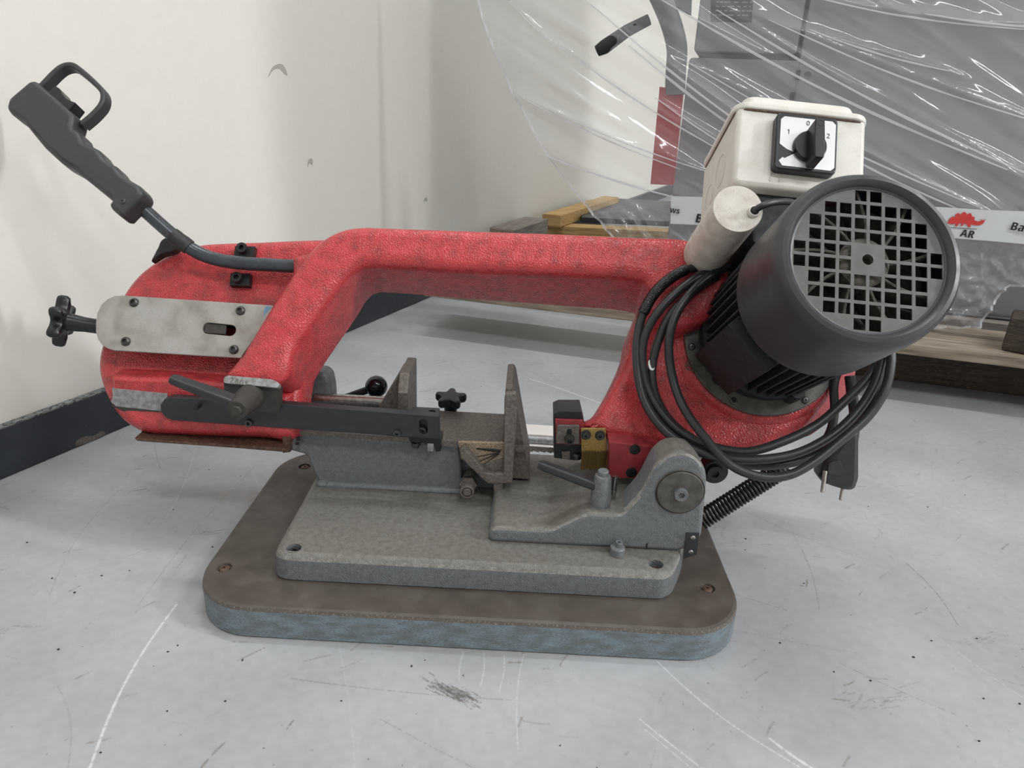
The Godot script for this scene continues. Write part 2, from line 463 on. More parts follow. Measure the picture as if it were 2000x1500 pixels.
func floor_material() -> StandardMaterial3D:
	var n := 1536
	var side := 1.5
	var cloud: PackedByteArray = noise(0.004, 4, FastNoiseLite.TYPE_SIMPLEX_SMOOTH, 5).get_seamless_image(n, n).get_data()
	var fine: PackedByteArray = noise(0.05, 3, FastNoiseLite.TYPE_SIMPLEX, 6).get_seamless_image(n, n).get_data()
	var px := PackedByteArray(); px.resize(n * n * 3)
	var pr := PackedByteArray(); pr.resize(n * n)
	for i in n * n:
		var v := 164.0 + (cloud[i] - 128) * 0.07 + (fine[i] - 128) * 0.035
		px[i * 3] = int(v - 1.0); px[i * 3 + 1] = int(v); px[i * 3 + 2] = int(v + 2.0)
		pr[i] = int(92.0 + (cloud[i] - 128) * 0.15)
	var dab := func(x: float, z: float, r: float, c: Color, a: float) -> void:      # a soft-edged dot in metres
		var k := r / side * n
		var cx := fposmod(x / side, 1.0) * n; var cz := fposmod(z / side, 1.0) * n
		var e := ceili(k) + 1
		for j in range(-e, e + 1):
			for i in range(-e, e + 1):
				var fx := floorf(cx) + i; var fz := floorf(cz) + j
				var cov := clampf(k + 0.5 - Vector2(fx + 0.5 - cx, fz + 0.5 - cz).length(), 0.0, 1.0) * a
				if cov <= 0.0: continue
				var at := posmod(int(fz), n) * n + posmod(int(fx), n)
				px[at * 3] = int(lerpf(px[at * 3], c.r8, cov)); px[at * 3 + 1] = int(lerpf(px[at * 3 + 1], c.g8, cov)); px[at * 3 + 2] = int(lerpf(px[at * 3 + 2], c.b8, cov))
	var line := func(a: Vector2, b: Vector2, w: float, c: Color, al: float, broken: float) -> void:
		var steps := maxi(1, int(a.distance_to(b) / 0.0009))
		var bend := (b - a).orthogonal() * rng.randf_range(-0.06, 0.06)
		for i in steps + 1:
			if rng.randf() < broken: continue
			var q := i / float(steps)
			var p := a.lerp(b, q) + bend * sin(q * PI)
			dab.call(p.x, p.y, w * rng.randf_range(0.6, 1.1), c, al)
	var dirt := Color8(112, 108, 100); var pale := Color8(214, 216, 218); var black := Color8(44, 44, 44)
	for i in 620:                                    # short scuffs, most of them one way
		var p := Vector2(rng.randf(), rng.randf()) * side
		var d := Vector2.from_angle(rng.randfn(-0.55, 0.5)) * rng.randf_range(0.004, 0.03)
		line.call(p, p + d, rng.randf_range(0.0004, 0.0013), dirt, rng.randf_range(0.12, 0.5), 0.35)
	for i in 70:                                     # long fine scratches
		var p := Vector2(rng.randf(), rng.randf()) * side
		var d := Vector2.from_angle(rng.randf() * TAU) * rng.randf_range(0.06, 0.4)
		line.call(p, p + d, 0.0006, pale if rng.randf() < 0.6 else dirt, rng.randf_range(0.2, 0.5), 0.3)
	for i in 700:
		dab.call(rng.randf() * side, rng.randf() * side, rng.randf_range(0.0003, 0.0008), black if rng.randf() < 0.5 else dirt, rng.randf_range(0.3, 0.8))
	for i in 26:                                     # smeared patches
		var p := Vector2(rng.randf(), rng.randf()) * side
		var d := Vector2.from_angle(rng.randfn(-0.4, 0.3))
		for k in 30:
			var q := p + d * rng.randfn(0, 0.014) + d.orthogonal() * rng.randfn(0, 0.004)
			line.call(q, q + d * rng.randf_range(0.003, 0.012), 0.0006, dirt, rng.randf_range(0.15, 0.4), 0.3)
	# the marks that can be told apart
	var q2 := v2([0.1568, 0.0131, 0.2626, 0.1335, 0.2448, 0.1036, 0.2926, 0.1483, 0.1289, 0.0912, 0.1755, 0.1407, 0.132, 0.1028, 0.1665, 0.1413, -0.3667, -0.0329, -0.3379, 0.1889, -0.0439, 0.0174, -0.0443, 0.0562, -0.0227, 0.0158, -0.0232, 0.0613, -0.0013, 0.0179, -0.0044, 0.0665, 0.0212, -0.7869, 0.1655, -0.669, 0.3262, -0.3081, 0.4673, -0.1892, 0.513, -0.1878, 0.5143, -0.0706, 0.3852, -0.2407, 0.3619, -0.0846])
	for k in q2.size() / 2:
		line.call(q2[k * 2], q2[k * 2 + 1], [0.0009, 0.0016, 0.0008, 0.0006, 0.0014, 0.0006, 0.0006, 0.0006, 0.0016, 0.0005, 0.0008, 0.0005][k], pale if k < 9 else dirt, 0.5, 0.2)
	var q3 := v2([-0.0829, 0.0591, -0.0284, 0.0778])
	for k in 130:
		var p: Vector2 = q3[0].lerp(q3[1], clampf(rng.randfn(0.55, 0.22), 0.0, 1.0)) + Vector2(rng.randfn(0, 0.002), rng.randfn(0, 0.004))
		line.call(p, p + Vector2(0.006, 0.004), 0.0006, Color8(84, 82, 78), 0.5, 0.3)
	var m := StandardMaterial3D.new()
	m.albedo_texture = ImageTexture.create_from_image(Image.create_from_data(n, n, false, Image.FORMAT_RGB8, px))
	m.roughness = 0.42
	m.metallic_specular = 0.5
	m.heightmap_enabled = true
	m.heightmap_texture = tex(noise(0.02, 4, FastNoiseLite.TYPE_SIMPLEX_SMOOTH, 8), [])
	m.heightmap_scale = 0.02
	return m


# ---------------------------------------------------------------- scene
func ceiling_light(at: Vector3, size: Vector2, energy: float, turn: float) -> void:
	var t := thing("ceiling_light", "flat white light panel on the hall ceiling", "lamp", at, "light panels on the hall ceiling")
	t.rotation.y = turn
	obj("housing", box(Vector3(size.x + 0.04, 0.05, size.y + 0.04), Vector3(0, 0.03, 0)), M.ceiling, t)
	var glow := mat(Color.WHITE, 0.5)
	glow.emission_enabled = true; glow.emission = Color(0.98, 0.99, 1.0); glow.emission_energy_multiplier = 2.0
	obj("lamp_diffuser", box(Vector3(size.x, 0.01, size.y), Vector3(0, 0.0, 0)), glow, t)
	var l := AreaLight3D.new()
	l.name = "lamp_light"; l.area_size = size; l.light_energy = energy; l.light_color = Color(0.98, 0.99, 1.0)
	l.shadow_enabled = true; l.area_range = 14.0; l.area_attenuation = 2.0
	l.rotation.x = -PI / 2; l.position.y = -0.012
	t.add_child(l, true)

func _ready() -> void:
	rng.seed = 7
	# --- camera, sky, lamps, exposure
	var cam := Camera3D.new()
	cam.name = "camera"; cam.transform = Transform3D(Vector3(0.99863, 0.04386, -0.02852), Vector3(-0.05124, 0.93002, -0.36391), Vector3(0.01056, 0.36488, 0.93100), Vector3(0.00000, 0.53000, 0.60000))
	cam.keep_aspect = Camera3D.KEEP_HEIGHT
	cam.fov = rad_to_deg(2.0 * atan(750.0 / 1387.0)); cam.near = 0.02; cam.far = 40.0
	add_child(cam); cam.current = true
	var env := Environment.new()
	env.background_mode = Environment.BG_COLOR; env.background_color = Color(0.03, 0.03, 0.03)
	env.tonemap_mode = Environment.TONE_MAPPER_LINEAR; env.tonemap_exposure = 2.38
	env.sdfgi_enabled = true; env.ssao_enabled = true; env.ssil_enabled = true
	var we := WorldEnvironment.new(); we.name = "surroundings"; we.environment = env
	add_child(we)
	make_materials()
	# lamps: x, z, energy, length
	for p in [[3.33, -0.09, 2.4, 1.5], [2.7, -2.3, 1.6, 1.5], [3.4, 2.6, 2.8, 1.5], [1.0, 2.4, 2.0, 1.5], [0.2, -0.9, 1.3, 1.2], [6.5, 1.5, 16.0, 1.5]]:
		ceiling_light(Vector3(p[0], 3.9, p[1]), Vector2(p[3], 0.16), p[2], -0.262)
	# --- the hall
	var room := Transform3D(Basis(Vector3(0.9265, 0, 0.3764), Vector3.UP, Vector3(-0.3764, 0, 0.9265)), Vector3(-0.742, 0, -0.285))
	build_floor(room)
	var wl := struct("wall_left", box(Vector3(0.2, 4.2, 11.0), Vector3(-0.1, 2.05, 0.5)), M.wall, room)
	struct("wall_back", box(Vector3(9.0, 4.2, 0.2), Vector3(4.5, 2.05, -5.1)), M.wall, room)
	struct("wall_right", box(Vector3(0.2, 4.2, 11.0), Vector3(9.1, 2.05, 0.5)), M.wall, room)
	struct("wall_front", box(Vector3(9.0, 4.2, 0.2), Vector3(4.5, 2.05, 6.1)), M.wall, room)
	struct("ceiling", box(Vector3(9.4, 0.2, 11.4), Vector3(4.5, 4.2, 0.5)), M.ceiling, room)
	for k in [[0.62, 0.56, 0.055, 0.02], [0.72, 0.39, 0.016, 0.012], [1.2, 0.27, 0.02, 0.008]]:
		var pth := smooth(v3([0, 0, 0, k[2] * 0.3, k[3] * 0.8, 0, k[2] * 0.7, k[3], 0, k[2], k[3] * 0.3, 0]), 5)
		obj("wall_scuff", sweep(pth, v2([-0.004, 0, 0, -0.0003, 0.004, 0, 0, 0.0003]), Vector3(0, 0, 1), [0.2, 0.3, 0.4, 0.5, 0.6, 0.7, 0.8, 0.9, 1.0, 1.2, 1.4, 1.6, 1.4, 1.2, 0.8, 0.3]).moved(Transform3D(Vector3(0, 0, -1), Vector3.UP, Vector3(1, 0, 0), Vector3(0.0002, k[1], -k[0]))), M.smudge, wl)
	var bb := struct("baseboard_left", box(Vector3(0.013, 0.074, 11.0), Vector3(0.0065, 0.037, 0.5), 0.002), M.skirting, room)
	obj("paint_chip", slab(rounded_run(v2([-0.5, 0.002, -0.495, 0.011, -0.48, 0.008, -0.468, 0.013, -0.452, 0.012, -0.449, 0.004, -0.47, 0.001]), 2), 0.0, 0.0006, 0.0001).moved(Transform3D(Vector3(0, 0, 1), Vector3(0, 1, 0), Vector3(1, 0, 0), Vector3(0.0129, 0, 0.34))), M.chipped, bb)
	obj("dusty_cap", box(Vector3(0.0125, 0.004, 11.0), Vector3(0.0065, 0.0745, 0.5), 0.001), M.skirting_cap, bb)
	struct("baseboard_back", box(Vector3(9.0, 0.076, 0.013), Vector3(4.5, 0.038, -4.993), 0.002), M.skirting, room)
	# --- the saw, then what stands behind it
	build_saw()
	build_background()

func build_floor(room: Transform3D) -> void:
	var o := MeshInstance3D.new(); o.name = "floor"
	var st := SurfaceTool.new(); st.begin(Mesh.PRIMITIVE_TRIANGLES); st.set_material(M.floor)
	var c := [Vector3(-0.2, 0, -5.2), Vector3(9.2, 0, -5.2), Vector3(9.2, 0, 6.2), Vector3(-0.2, 0, 6.2)]
	for k in [0, 1, 2, 0, 2, 3]:
		var p: Vector3 = room * c[k]
		st.set_normal(Vector3.UP); st.set_uv(Vector2(p.x, p.z) / 1.5); st.add_vertex(p)
	o.mesh = st.commit()
	more(o, box(Vector3(9.4, 0.1, 11.4), Vector3(4.5, -0.051, 0.5)).moved(room), M.ceiling)
	o.set_meta("kind", "structure")
	add_child(o)


const FLAT := Transform3D(Vector3(1, 0, 0), Vector3(0, 0, -1), Vector3(0, 1, 0), Vector3.ZERO)   # a prism drawn in the ground plane, growing upwards

func ground(a: PackedVector2Array) -> PackedVector2Array:
	var r := PackedVector2Array()
	for p in a: r.append(Vector2(p.x, -p.y))
	return r

# faces that look up go to one geometry, the others to a second
func split(g: Geo, dir: Vector3, least := 0.75) -> Array:
	var a := Geo.new(); var b := Geo.new()
	for f in g.t.size() / 3:
		var n := (g.t[f * 3 + 1] - g.t[f * 3]).cross(g.t[f * 3 + 2] - g.t[f * 3]).normalized()
		(a if n.dot(dir) > least else b).tri(g.t[f * 3], g.t[f * 3 + 1], g.t[f * 3 + 2])
	return [a, b]

# the rounded edge between top and front, with rubbed paint and a painted highlight
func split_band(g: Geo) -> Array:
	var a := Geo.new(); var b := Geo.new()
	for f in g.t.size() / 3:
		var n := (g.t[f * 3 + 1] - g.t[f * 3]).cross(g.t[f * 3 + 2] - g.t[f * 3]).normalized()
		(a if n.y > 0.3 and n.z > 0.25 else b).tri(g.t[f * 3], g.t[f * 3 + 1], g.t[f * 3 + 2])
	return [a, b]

func wscrew(parent: Node, at: Vector3, z: Vector3, r: float, h: float, m: Material = null, called := "screw", button := false) -> MeshInstance3D:
	return obj(called, screw(r, h, button), m if m else M.bolt, parent, xf(at, z))

func build_saw() -> void:
	saw = thing("band_saw", "small red metal-cutting band saw with a black motor, screwed to a brown board", "band saw", BASE)
	build_base()
	build_vise()
	build_bow()
	build_guides()
	build_handle()
	build_motor()
	build_cables()

func build_base() -> void:
	var W := 0.039; var T := 0.071
	# the board, with a screw sunk into each corner
	var outline := shift(round_rect(0.589, 0.357, 0.068, 9), Vector2(-0.0435, 0.166))
	var holes := []
	var spots := [Vector3(-0.317, 0.039, -0.0509), Vector3(-0.2995, 0.039, -0.2901), Vector3(0.2212, 0.039, -0.0612), Vector3(0.205, W, -0.3)]
	for s in spots: holes.append(circle(0.0085, 14, Vector2(s.x, -s.z)))
	var g := prism(outline, [[0.002, 0.0], [0.0, 0.002], [0.0, W - 0.004], [0.0012, W - 0.001], [0.004, W]])
	g = Geo.new()
	var prof := [[0.002, 0.0], [0.0, 0.002], [0.0, W - 0.005], [0.0012, W - 0.0012], [0.0045, W]]
	var pc := ccw(outline)
	for i in prof.size() - 1: g.bridge(ring(inset(pc, prof[i][0]), prof[i][1]), ring(inset(pc, prof[i + 1][0]), prof[i + 1][1]))
	cap(g, inset(pc, 0.002), 0.0, false)
	cap(g, inset(pc, 0.0045), W, true, holes)
	for h in holes:
		g.bridge(ring(h, W), ring(shift(h, Vector2.ZERO), W - 0.003)); 
		g.fan(ring(h, W - 0.003))
	g.moved(FLAT)
	var two := split(g, Vector3.UP)
	var board := part("wooden_board", two[0], M.board_top, 30.0)
	var edge := Geo.new(); var side := Geo.new()
	for f in two[1].t.size() / 3:
		var top := 0
		for k in 3: top += 1 if two[1].t[f * 3 + k].y > W - 0.0055 else 0
		(edge if top == 3 else side).tri(two[1].t[f * 3], two[1].t[f * 3 + 1], two[1].t[f * 3 + 2])
	more(board, edge, M.chipped)
	more(board, side, M.board_side)
	for s in spots:
		var sc := obj("wood_screw", cross_screw(0.0062), M.rust, board, xf(Vector3(s.x, W - 0.003, s.z), Vector3.UP, rng.randf()))
		sc.name = numbered("wood_screw", board) if false else sc.name
	# the grey casting
	var o := ground(v2([-0.2585, -0.034, 0.166, -0.0355, 0.178, -0.046, 0.197, -0.088, 0.206, -0.125, 0.206, -0.31, -0.262, -0.31]))
	o = fillet(o, 0.022, 5)
	var bolts := [Vector2(-0.2365, 0.0485), Vector2(0.1588, 0.055)]
	var bh := []
	for b in bolts: bh.append(circle(0.0082, 22, b))
	g = prism(o, [[0.0015, W], [0.0, W + 0.0015], [0.0015, T - 0.007], [0.003, T - 0.003], [0.0055, T - 0.0008], [0.009, T]], [])
	# replace the plain top by one with counterbored holes
	var gg := Geo.new()
	for f in g.t.size() / 3:
		if g.t[f * 3].z > T - 1e-5 and g.t[f * 3 + 1].z > T - 1e-5 and g.t[f * 3 + 2].z > T - 1e-5: continue
		gg.tri(g.t[f * 3], g.t[f * 3 + 1], g.t[f * 3 + 2])
	cap(gg, inset(ccw(o), 0.009), T, true, bh)
	for h in bh:
		gg.bridge(ring(h, T), ring(h, T - 0.009)); gg.fan(ring(h, T - 0.009))
	gg.moved(FLAT)
	two = split(gg, Vector3.UP, 0.7)
	var worn_glint_edge := split_band(two[1])
	var cast := part("base_casting", worn_glint_edge[1], M.casting, 50.0)
	more(cast, worn_glint_edge[0], M.casting_edge, 50.0)
	more(cast, two[0], M.casting_top, 50.0)
	obj("hold_down_bolt", screw(0.0068, 0.006), M.bolt, cast, xf(Vector3(bolts[0].x, T - 0.009, -bolts[0].y), Vector3.UP))
	obj("hold_down_bolt", screw(0.0068, 0.001), M.rust, cast, xf(Vector3(bolts[1].x, T - 0.009, -bolts[1].y), Vector3.UP))
	# the swivel arm with the hinge column
	var front := fillet(v2([-0.0241, 0.0696, -0.0267, 0.0776, -0.0225, 0.0899, 0.0417, 0.0899, 0.0793, 0.1141, 0.1199, 0.1147, 0.1393, 0.1443, 0.1508, 0.1788, 0.1603, 0.1904, 0.1737, 0.1961, 0.1882, 0.1933, 0.1994, 0.1835, 0.207, 0.1685, 0.2088, 0.1485, 0.2104, 0.1215, 0.2119, 0.0912, 0.2051, 0.0827, 0.1912, 0.0703]), 0.009, 5)
	var low := fillet(v2([-0.0241, 0.0696, -0.0267, 0.0776, -0.0225, 0.0899, 0.0417, 0.0899, 0.0793, 0.1141, 0.1216, 0.1148, 0.1621, 0.1212, 0.2102, 0.1228, 0.2119, 0.0912, 0.2051, 0.0827, 0.1912, 0.0703]), 0.009, 5)
	var arm := prism(front, [[0.004, -0.124], [0.001, -0.1215], [0.0, -0.118], [0.0, -0.0867], [0.0012, -0.083], [0.0035, -0.0812], [0.006, -0.0807]])
	arm.add(prism(low, [[0.002, -0.205], [0.0005, -0.203], [0.0005, -0.11], [0.002, -0.1]]))
	two = split(arm, Vector3.UP, 0.6)
	worn_glint_edge = split_band(two[1])
	var sw := part("swivel_arm", worn_glint_edge[1], M.casting, 50.0)
	more(sw, worn_glint_edge[0], M.casting_edge, 50.0)
	more(sw, two[0], M.casting_top, 50.0)
	var pc0 := Vector3(0.18, 0.148, -0.0807)
	g = lathe([[0.0272, -0.002], [0.0272, 0.0006], [0.0264, 0.0012], [0.0258, 0.0003], [0.0252, 0.0003], [0.0252, 0.0026], [0.0243, 0.0034], [0.0, 0.0034]], 56)
	g.add(lathe([[0.0095, 0.003], [0.0095, 0.0045], [0.0, 0.0045]], 28))
	var cap_ := part("pivot_cap", Geo.new().add(g, at3(pc0)), M.flange)
	wscrew(cap_, pc0 + Vector3(0, 0, 0.0045), Vector3.BACK, 0.0075, 0.0045, M.casting)
	# pointer plate, stop and pencil mark on the swivel scale
	var pp := part("pointer_plate", slab(v2([0.1936, 0.0972, 0.2078, 0.0974, 0.2088, 0.0698, 0.1947, 0.0635]), -0.0805, -0.0785, 0.0004), M.dark)
	for q in v3([0.201, 0.092, -0.0785, 0.2013, 0.0731, -0.0785]).size(): obj("cross_head_screw", cross_screw(0.0029), M.steel, pp, xf(v3([0.201, 0.092, -0.0785, 0.2013, 0.0731, -0.0785])[q], Vector3.BACK, 0.4))
	var st := Vector3(0.1179, 0.071, -0.07)
	g = lathe([[0.0082, 0.0], [0.0082, 0.0085], [0.0074, 0.0095], [0.0, 0.0095]], 32)
	var stop := part("swivel_stop", Geo.new().add(g, xf(st, Vector3.UP)), M.casting)
	wscrew(stop, st + Vector3(0.0012, 0.0092, -0.001), Vector3.UP, 0.004, 0.006, M.casting)
	part("scale_mark", box(Vector3(0.002, 0.0075, 0.0004), Vector3(0.152, 0.076, -0.0806), 0.0001), M.ink)
	# clamp lever on the swivel arm
	var lb := Vector3(0.0981, 0.1145, -0.1026)
	g = lathe([[0.0122, -0.006], [0.0118, 0.0], [0.0108, 0.0005], [0.0108, 0.001], [0.0115, 0.0012], [0.0118, 0.012], [0.0106, 0.022], [0.0098, 0.034], [0.0085, 0.0365], [0.0062, 0.0375], [0.0062, 0.042], [0.0054, 0.043], [0.0, 0.043]], 32)
	var cl := part("clamp_lever", Geo.new().add(g, xf(lb, Vector3.UP)), M.casting)
	var tip := Vector3(0.0261, 0.1562, -0.112)
	var root := lb + Vector3(-0.004, 0.023, 0)
	obj("lever_arm", sweep(PackedVector3Array([root, root.lerp(tip, 0.25), root.lerp(tip, 0.93), tip]), round_rect(0.013, 0.0105, 0.003, 3), Vector3.UP, [1.0, 1.05, 0.9, 0.7]), M.dark, cl)
	var ss := part("stop_screw", Geo.new().add(tube(v3([0, 0, 0, 0, 0, 0.028]), 0.0032, 14), xf(Vector3(0.1141, 0.115, -0.117), Vector3.UP)), M.steel)
	obj("screw_thread", spring(Vector3(0.1141, 0.115, -0.117) + Vector3(0, 0.01, 0), Vector3(0.1141, 0.115, -0.117) + Vector3(0, 0.028, 0), 0.0034, 0.0004, 14, 5), M.bolt, ss)
	# lifting spring and the roller it hangs from
	part("lift_spring", spring(Vector3(0.2225, 0.0788, -0.135), Vector3(0.3237, 0.1417, -0.165), 0.0105, 0.0017, 27, 14), M.oxide)
	g = lathe([[0.0135, -0.02], [0.0145, -0.018], [0.0145, 0.0], [0.0138, 0.001], [0.0, 0.001]], 36)
	var ro := part("roller_bolt", Geo.new().add(g, at3(Vector3(0.2262, 0.1544, -0.118))), M.black)
	wscrew(ro, Vector3(0.2247, 0.1549, -0.117), Vector3.BACK, 0.0095, 0.005, M.oxide)

func spring(a: Vector3, b: Vector3, r: float, wire: float, turns: int, per: int) -> Geo:
	var p := PackedVector3Array()
	var f := xf(a, b - a)
	for i in turns * per + 1:
		var t := TAU * i / per
		p.append(f * Vector3(cos(t) * r, sin(t) * r, a.distance_to(b) * i / float(turns * per)))
	return tube(p, wire, 7)

func build_vise() -> void:
	var hb := 0.1365
	# bed casting
	var o := v2([-0.2866, 0.143, -0.2871, 0.1183, -0.2605, 0.112, -0.2531, 0.0857, -0.2438, 0.064, -0.064, 0.0675, -0.071, 0.1358])
	o = fillet(o, 0.006, 4)
	var g := prism(o, [[0.0, -0.288], [0.0, -0.1895], [0.001, -0.188], [0.003, -0.187]])
	g.add(box(Vector3(0.05, 0.012, 0.11), Vector3(-0.215, 0.072, -0.235), 0.004))
	g.add(box(Vector3(0.19, 0.01, 0.012), Vector3(-0.155, 0.0725, -0.187), 0.0045))
	# web in front of the fixed jaw
	g.add(slab(v2([-0.08, 0.071, -0.004, 0.071, -0.004, 0.134, -0.08, 0.134]), -0.288, -0.2, 0.002))
	part("vise_bed", g, M.casting, 45.0)
	part("bed_surface", box(Vector3(0.25, 0.0035, 0.1), Vector3(-0.129, hb - 0.001, -0.239), 0.0006), M.iron)
	# screw housing, screw, lever with ball
	o = fillet(v2([-0.2929, 0.0866, -0.2821, 0.1699, -0.2757, 0.1862, -0.2657, 0.1946, -0.2577, 0.195, -0.2505, 0.1897, -0.2474, 0.1718, -0.248, 0.0892]), 0.008, 4)
	part("screw_housing", prism(o, [[0.004, -0.292], [0.0, -0.288], [0.0, -0.266], [0.0015, -0.263], [0.005, -0.2615]]), M.casting, 50.0)
	part("vise_screw", tube(v3([-0.27, 0.1572, -0.262, -0.165, 0.1572, -0.262]), 0.0077, 24), M.steel)
	var ball := Vector3(-0.1959, 0.1633, -0.3)
	var lv := part("vise_lever", tube(PackedVector3Array([Vector3(-0.2534, 0.1395, -0.3), Vector3(-0.2066, 0.1581, -0.3)]), 0.0046, 16, [0.85, 1.2]), M.oxide)
	var sp := SphereMesh.new()
	g = lathe_ball(0.0152)
	obj("ball_knob", Geo.new().add(g, xf(ball, Vector3(1, 0.32, 0))), M.gloss_black, lv)
	# moving jaw: a plate with a gusset behind it
	g = slab(v2([-0.275, 0.137, -0.203, 0.137, -0.203, 0.196, -0.2175, 0.217, -0.275, 0.217]), -0.0062, 0.0062, 0.0015)
	g.moved(Transform3D(Vector3(0, 0, 1), Vector3(0, 1, 0), Vector3(-1, 0, 0), Vector3(-0.1424, 0, 0)))
	g.add(slab(v2([-0.147, 0.137, -0.147, 0.212, -0.152, 0.21, -0.181, 0.158, -0.181, 0.137]), -0.272, -0.236, 0.0015))
	part("moving_jaw", g, M.iron, 30.0)
	# fixed jaw: rear post on a gusset, front post across the blade gap, foot and sawdust pocket
	g = slab(fillet(v2([-0.0178, 0.093, -0.0165, 0.215, -0.0085, 0.216, -0.0055, 0.21, 0.0195, 0.0925]), 0.002, 3), -0.276, -0.189, 0.002)
	var fj := part("fixed_jaw", g, M.iron, 40.0)
	g = slab(fillet(v2([-0.0168, 0.2126, -0.0147, 0.2185, -0.004, 0.2191, -0.0007, 0.2128, -0.0009, 0.1913, -0.0024, 0.1023, -0.0035, 0.1001, -0.0304, 0.0978, -0.0368, 0.1017, -0.0642, 0.1296, -0.0681, 0.1417, -0.0621, 0.1469, -0.0346, 0.1131, -0.0271, 0.1115, -0.0135, 0.1137]), 0.002, 3), -0.174, -0.163, 0.0018)
	g.add(slab(fillet(v2([-0.0283, 0.1107, -0.0109, 0.1117, -0.0129, 0.1003, -0.0161, 0.0844, -0.0203, 0.0798, -0.0249, 0.0838, -0.026, 0.0988]), 0.004, 3), -0.176, -0.165, 0.0015))
	obj("front_post", g, M.iron, fj)
	obj("sawdust_pocket", slab(v2([-0.0706, 0.1472, -0.0141, 0.149, -0.0116, 0.1042, -0.0349, 0.1, -0.0671, 0.1258]), -0.179, -0.1735, 0.0005), M.sawdust, fj)
	obj("saw_cut", slab(v2([-0.0405, 0.1206, -0.0145, 0.1305, -0.0137, 0.1094, -0.0446, 0.1097]), -0.1737, -0.1728, 0.0002), M.iron, fj)
	for k in [[Vector3(-0.0186, 0.1392, -0.1725), Vector3(-0.0485, 0.1409, -0.1725), 0.0034], [Vector3(-0.0198, 0.137, -0.1725), Vector3(-0.047, 0.1298, -0.1725), 0.0012], [Vector3(-0.0203, 0.1363, -0.1725), Vector3(-0.0456, 0.1229, -0.1725), 0.0014], [Vector3(-0.0209, 0.1349, -0.1725), Vector3(-0.0392, 0.1198, -0.1725), 0.0012]]:
		obj("kerf_cut", sweep(PackedVector3Array([k[0], k[0].lerp(k[1], 0.3), k[1]]), v2([-1, 0, 0, -0.3, 1, 0, 0, 0.3]) , Vector3.BACK, [k[2] * 0.4, k[2] * 0.6, k[2] * 0.2]), M.oxide, fj)
	# the nut of the jaw rod
	var n0 := Vector3(-0.0569, 0.0911, -0.152)
	g = lathe([[0.0085, -0.02], [0.0085, -0.001], [0.0078, 0.0], [0.0066, 0.0], [0.0062, -0.003], [0.0, -0.003]], 32)
	g.add(lathe([[0.0052, -0.004], [0.0052, -0.001], [0.0045, -0.0004], [0.0, -0.0004]], 20))
	var rod := part("jaw_rod", Geo.new().add(g, at3(n0)).add(tube(v3([0, 0, -0.06, 0, 0, -0.01]), 0.0075, 24), at3(n0)), M.iron)
	obj("hex_nut", Geo.new().add(lathe([[0.0, -0.001], [0.0112, -0.001], [0.0116, 0.0], [0.0116, 0.0075], [0.0108, 0.0085], [0.0, 0.0085]], 6), at3(n0 + Vector3(0, 0, -0.027))), M.steel, rod)
	# star knob at the back of the bed
	var kp := Vector3(-0.0936, 0.1453, -0.3)
	part("star_knob", Geo.new().add(star_knob(0.0225, 0.012, 5, 0.008, 0.04), xf(kp, Vector3(0, 1, 0.12), 0.3)), M.black)

func lathe_ball(r: float) -> Geo:
	var p := []
	for i in 25:
		var a := -PI / 2 + PI * i / 24.0
		var k := r * (0.985 if i == 12 else 1.0)
		p.append([cos(a) * k, sin(a) * k])
	return lathe(p, 40)

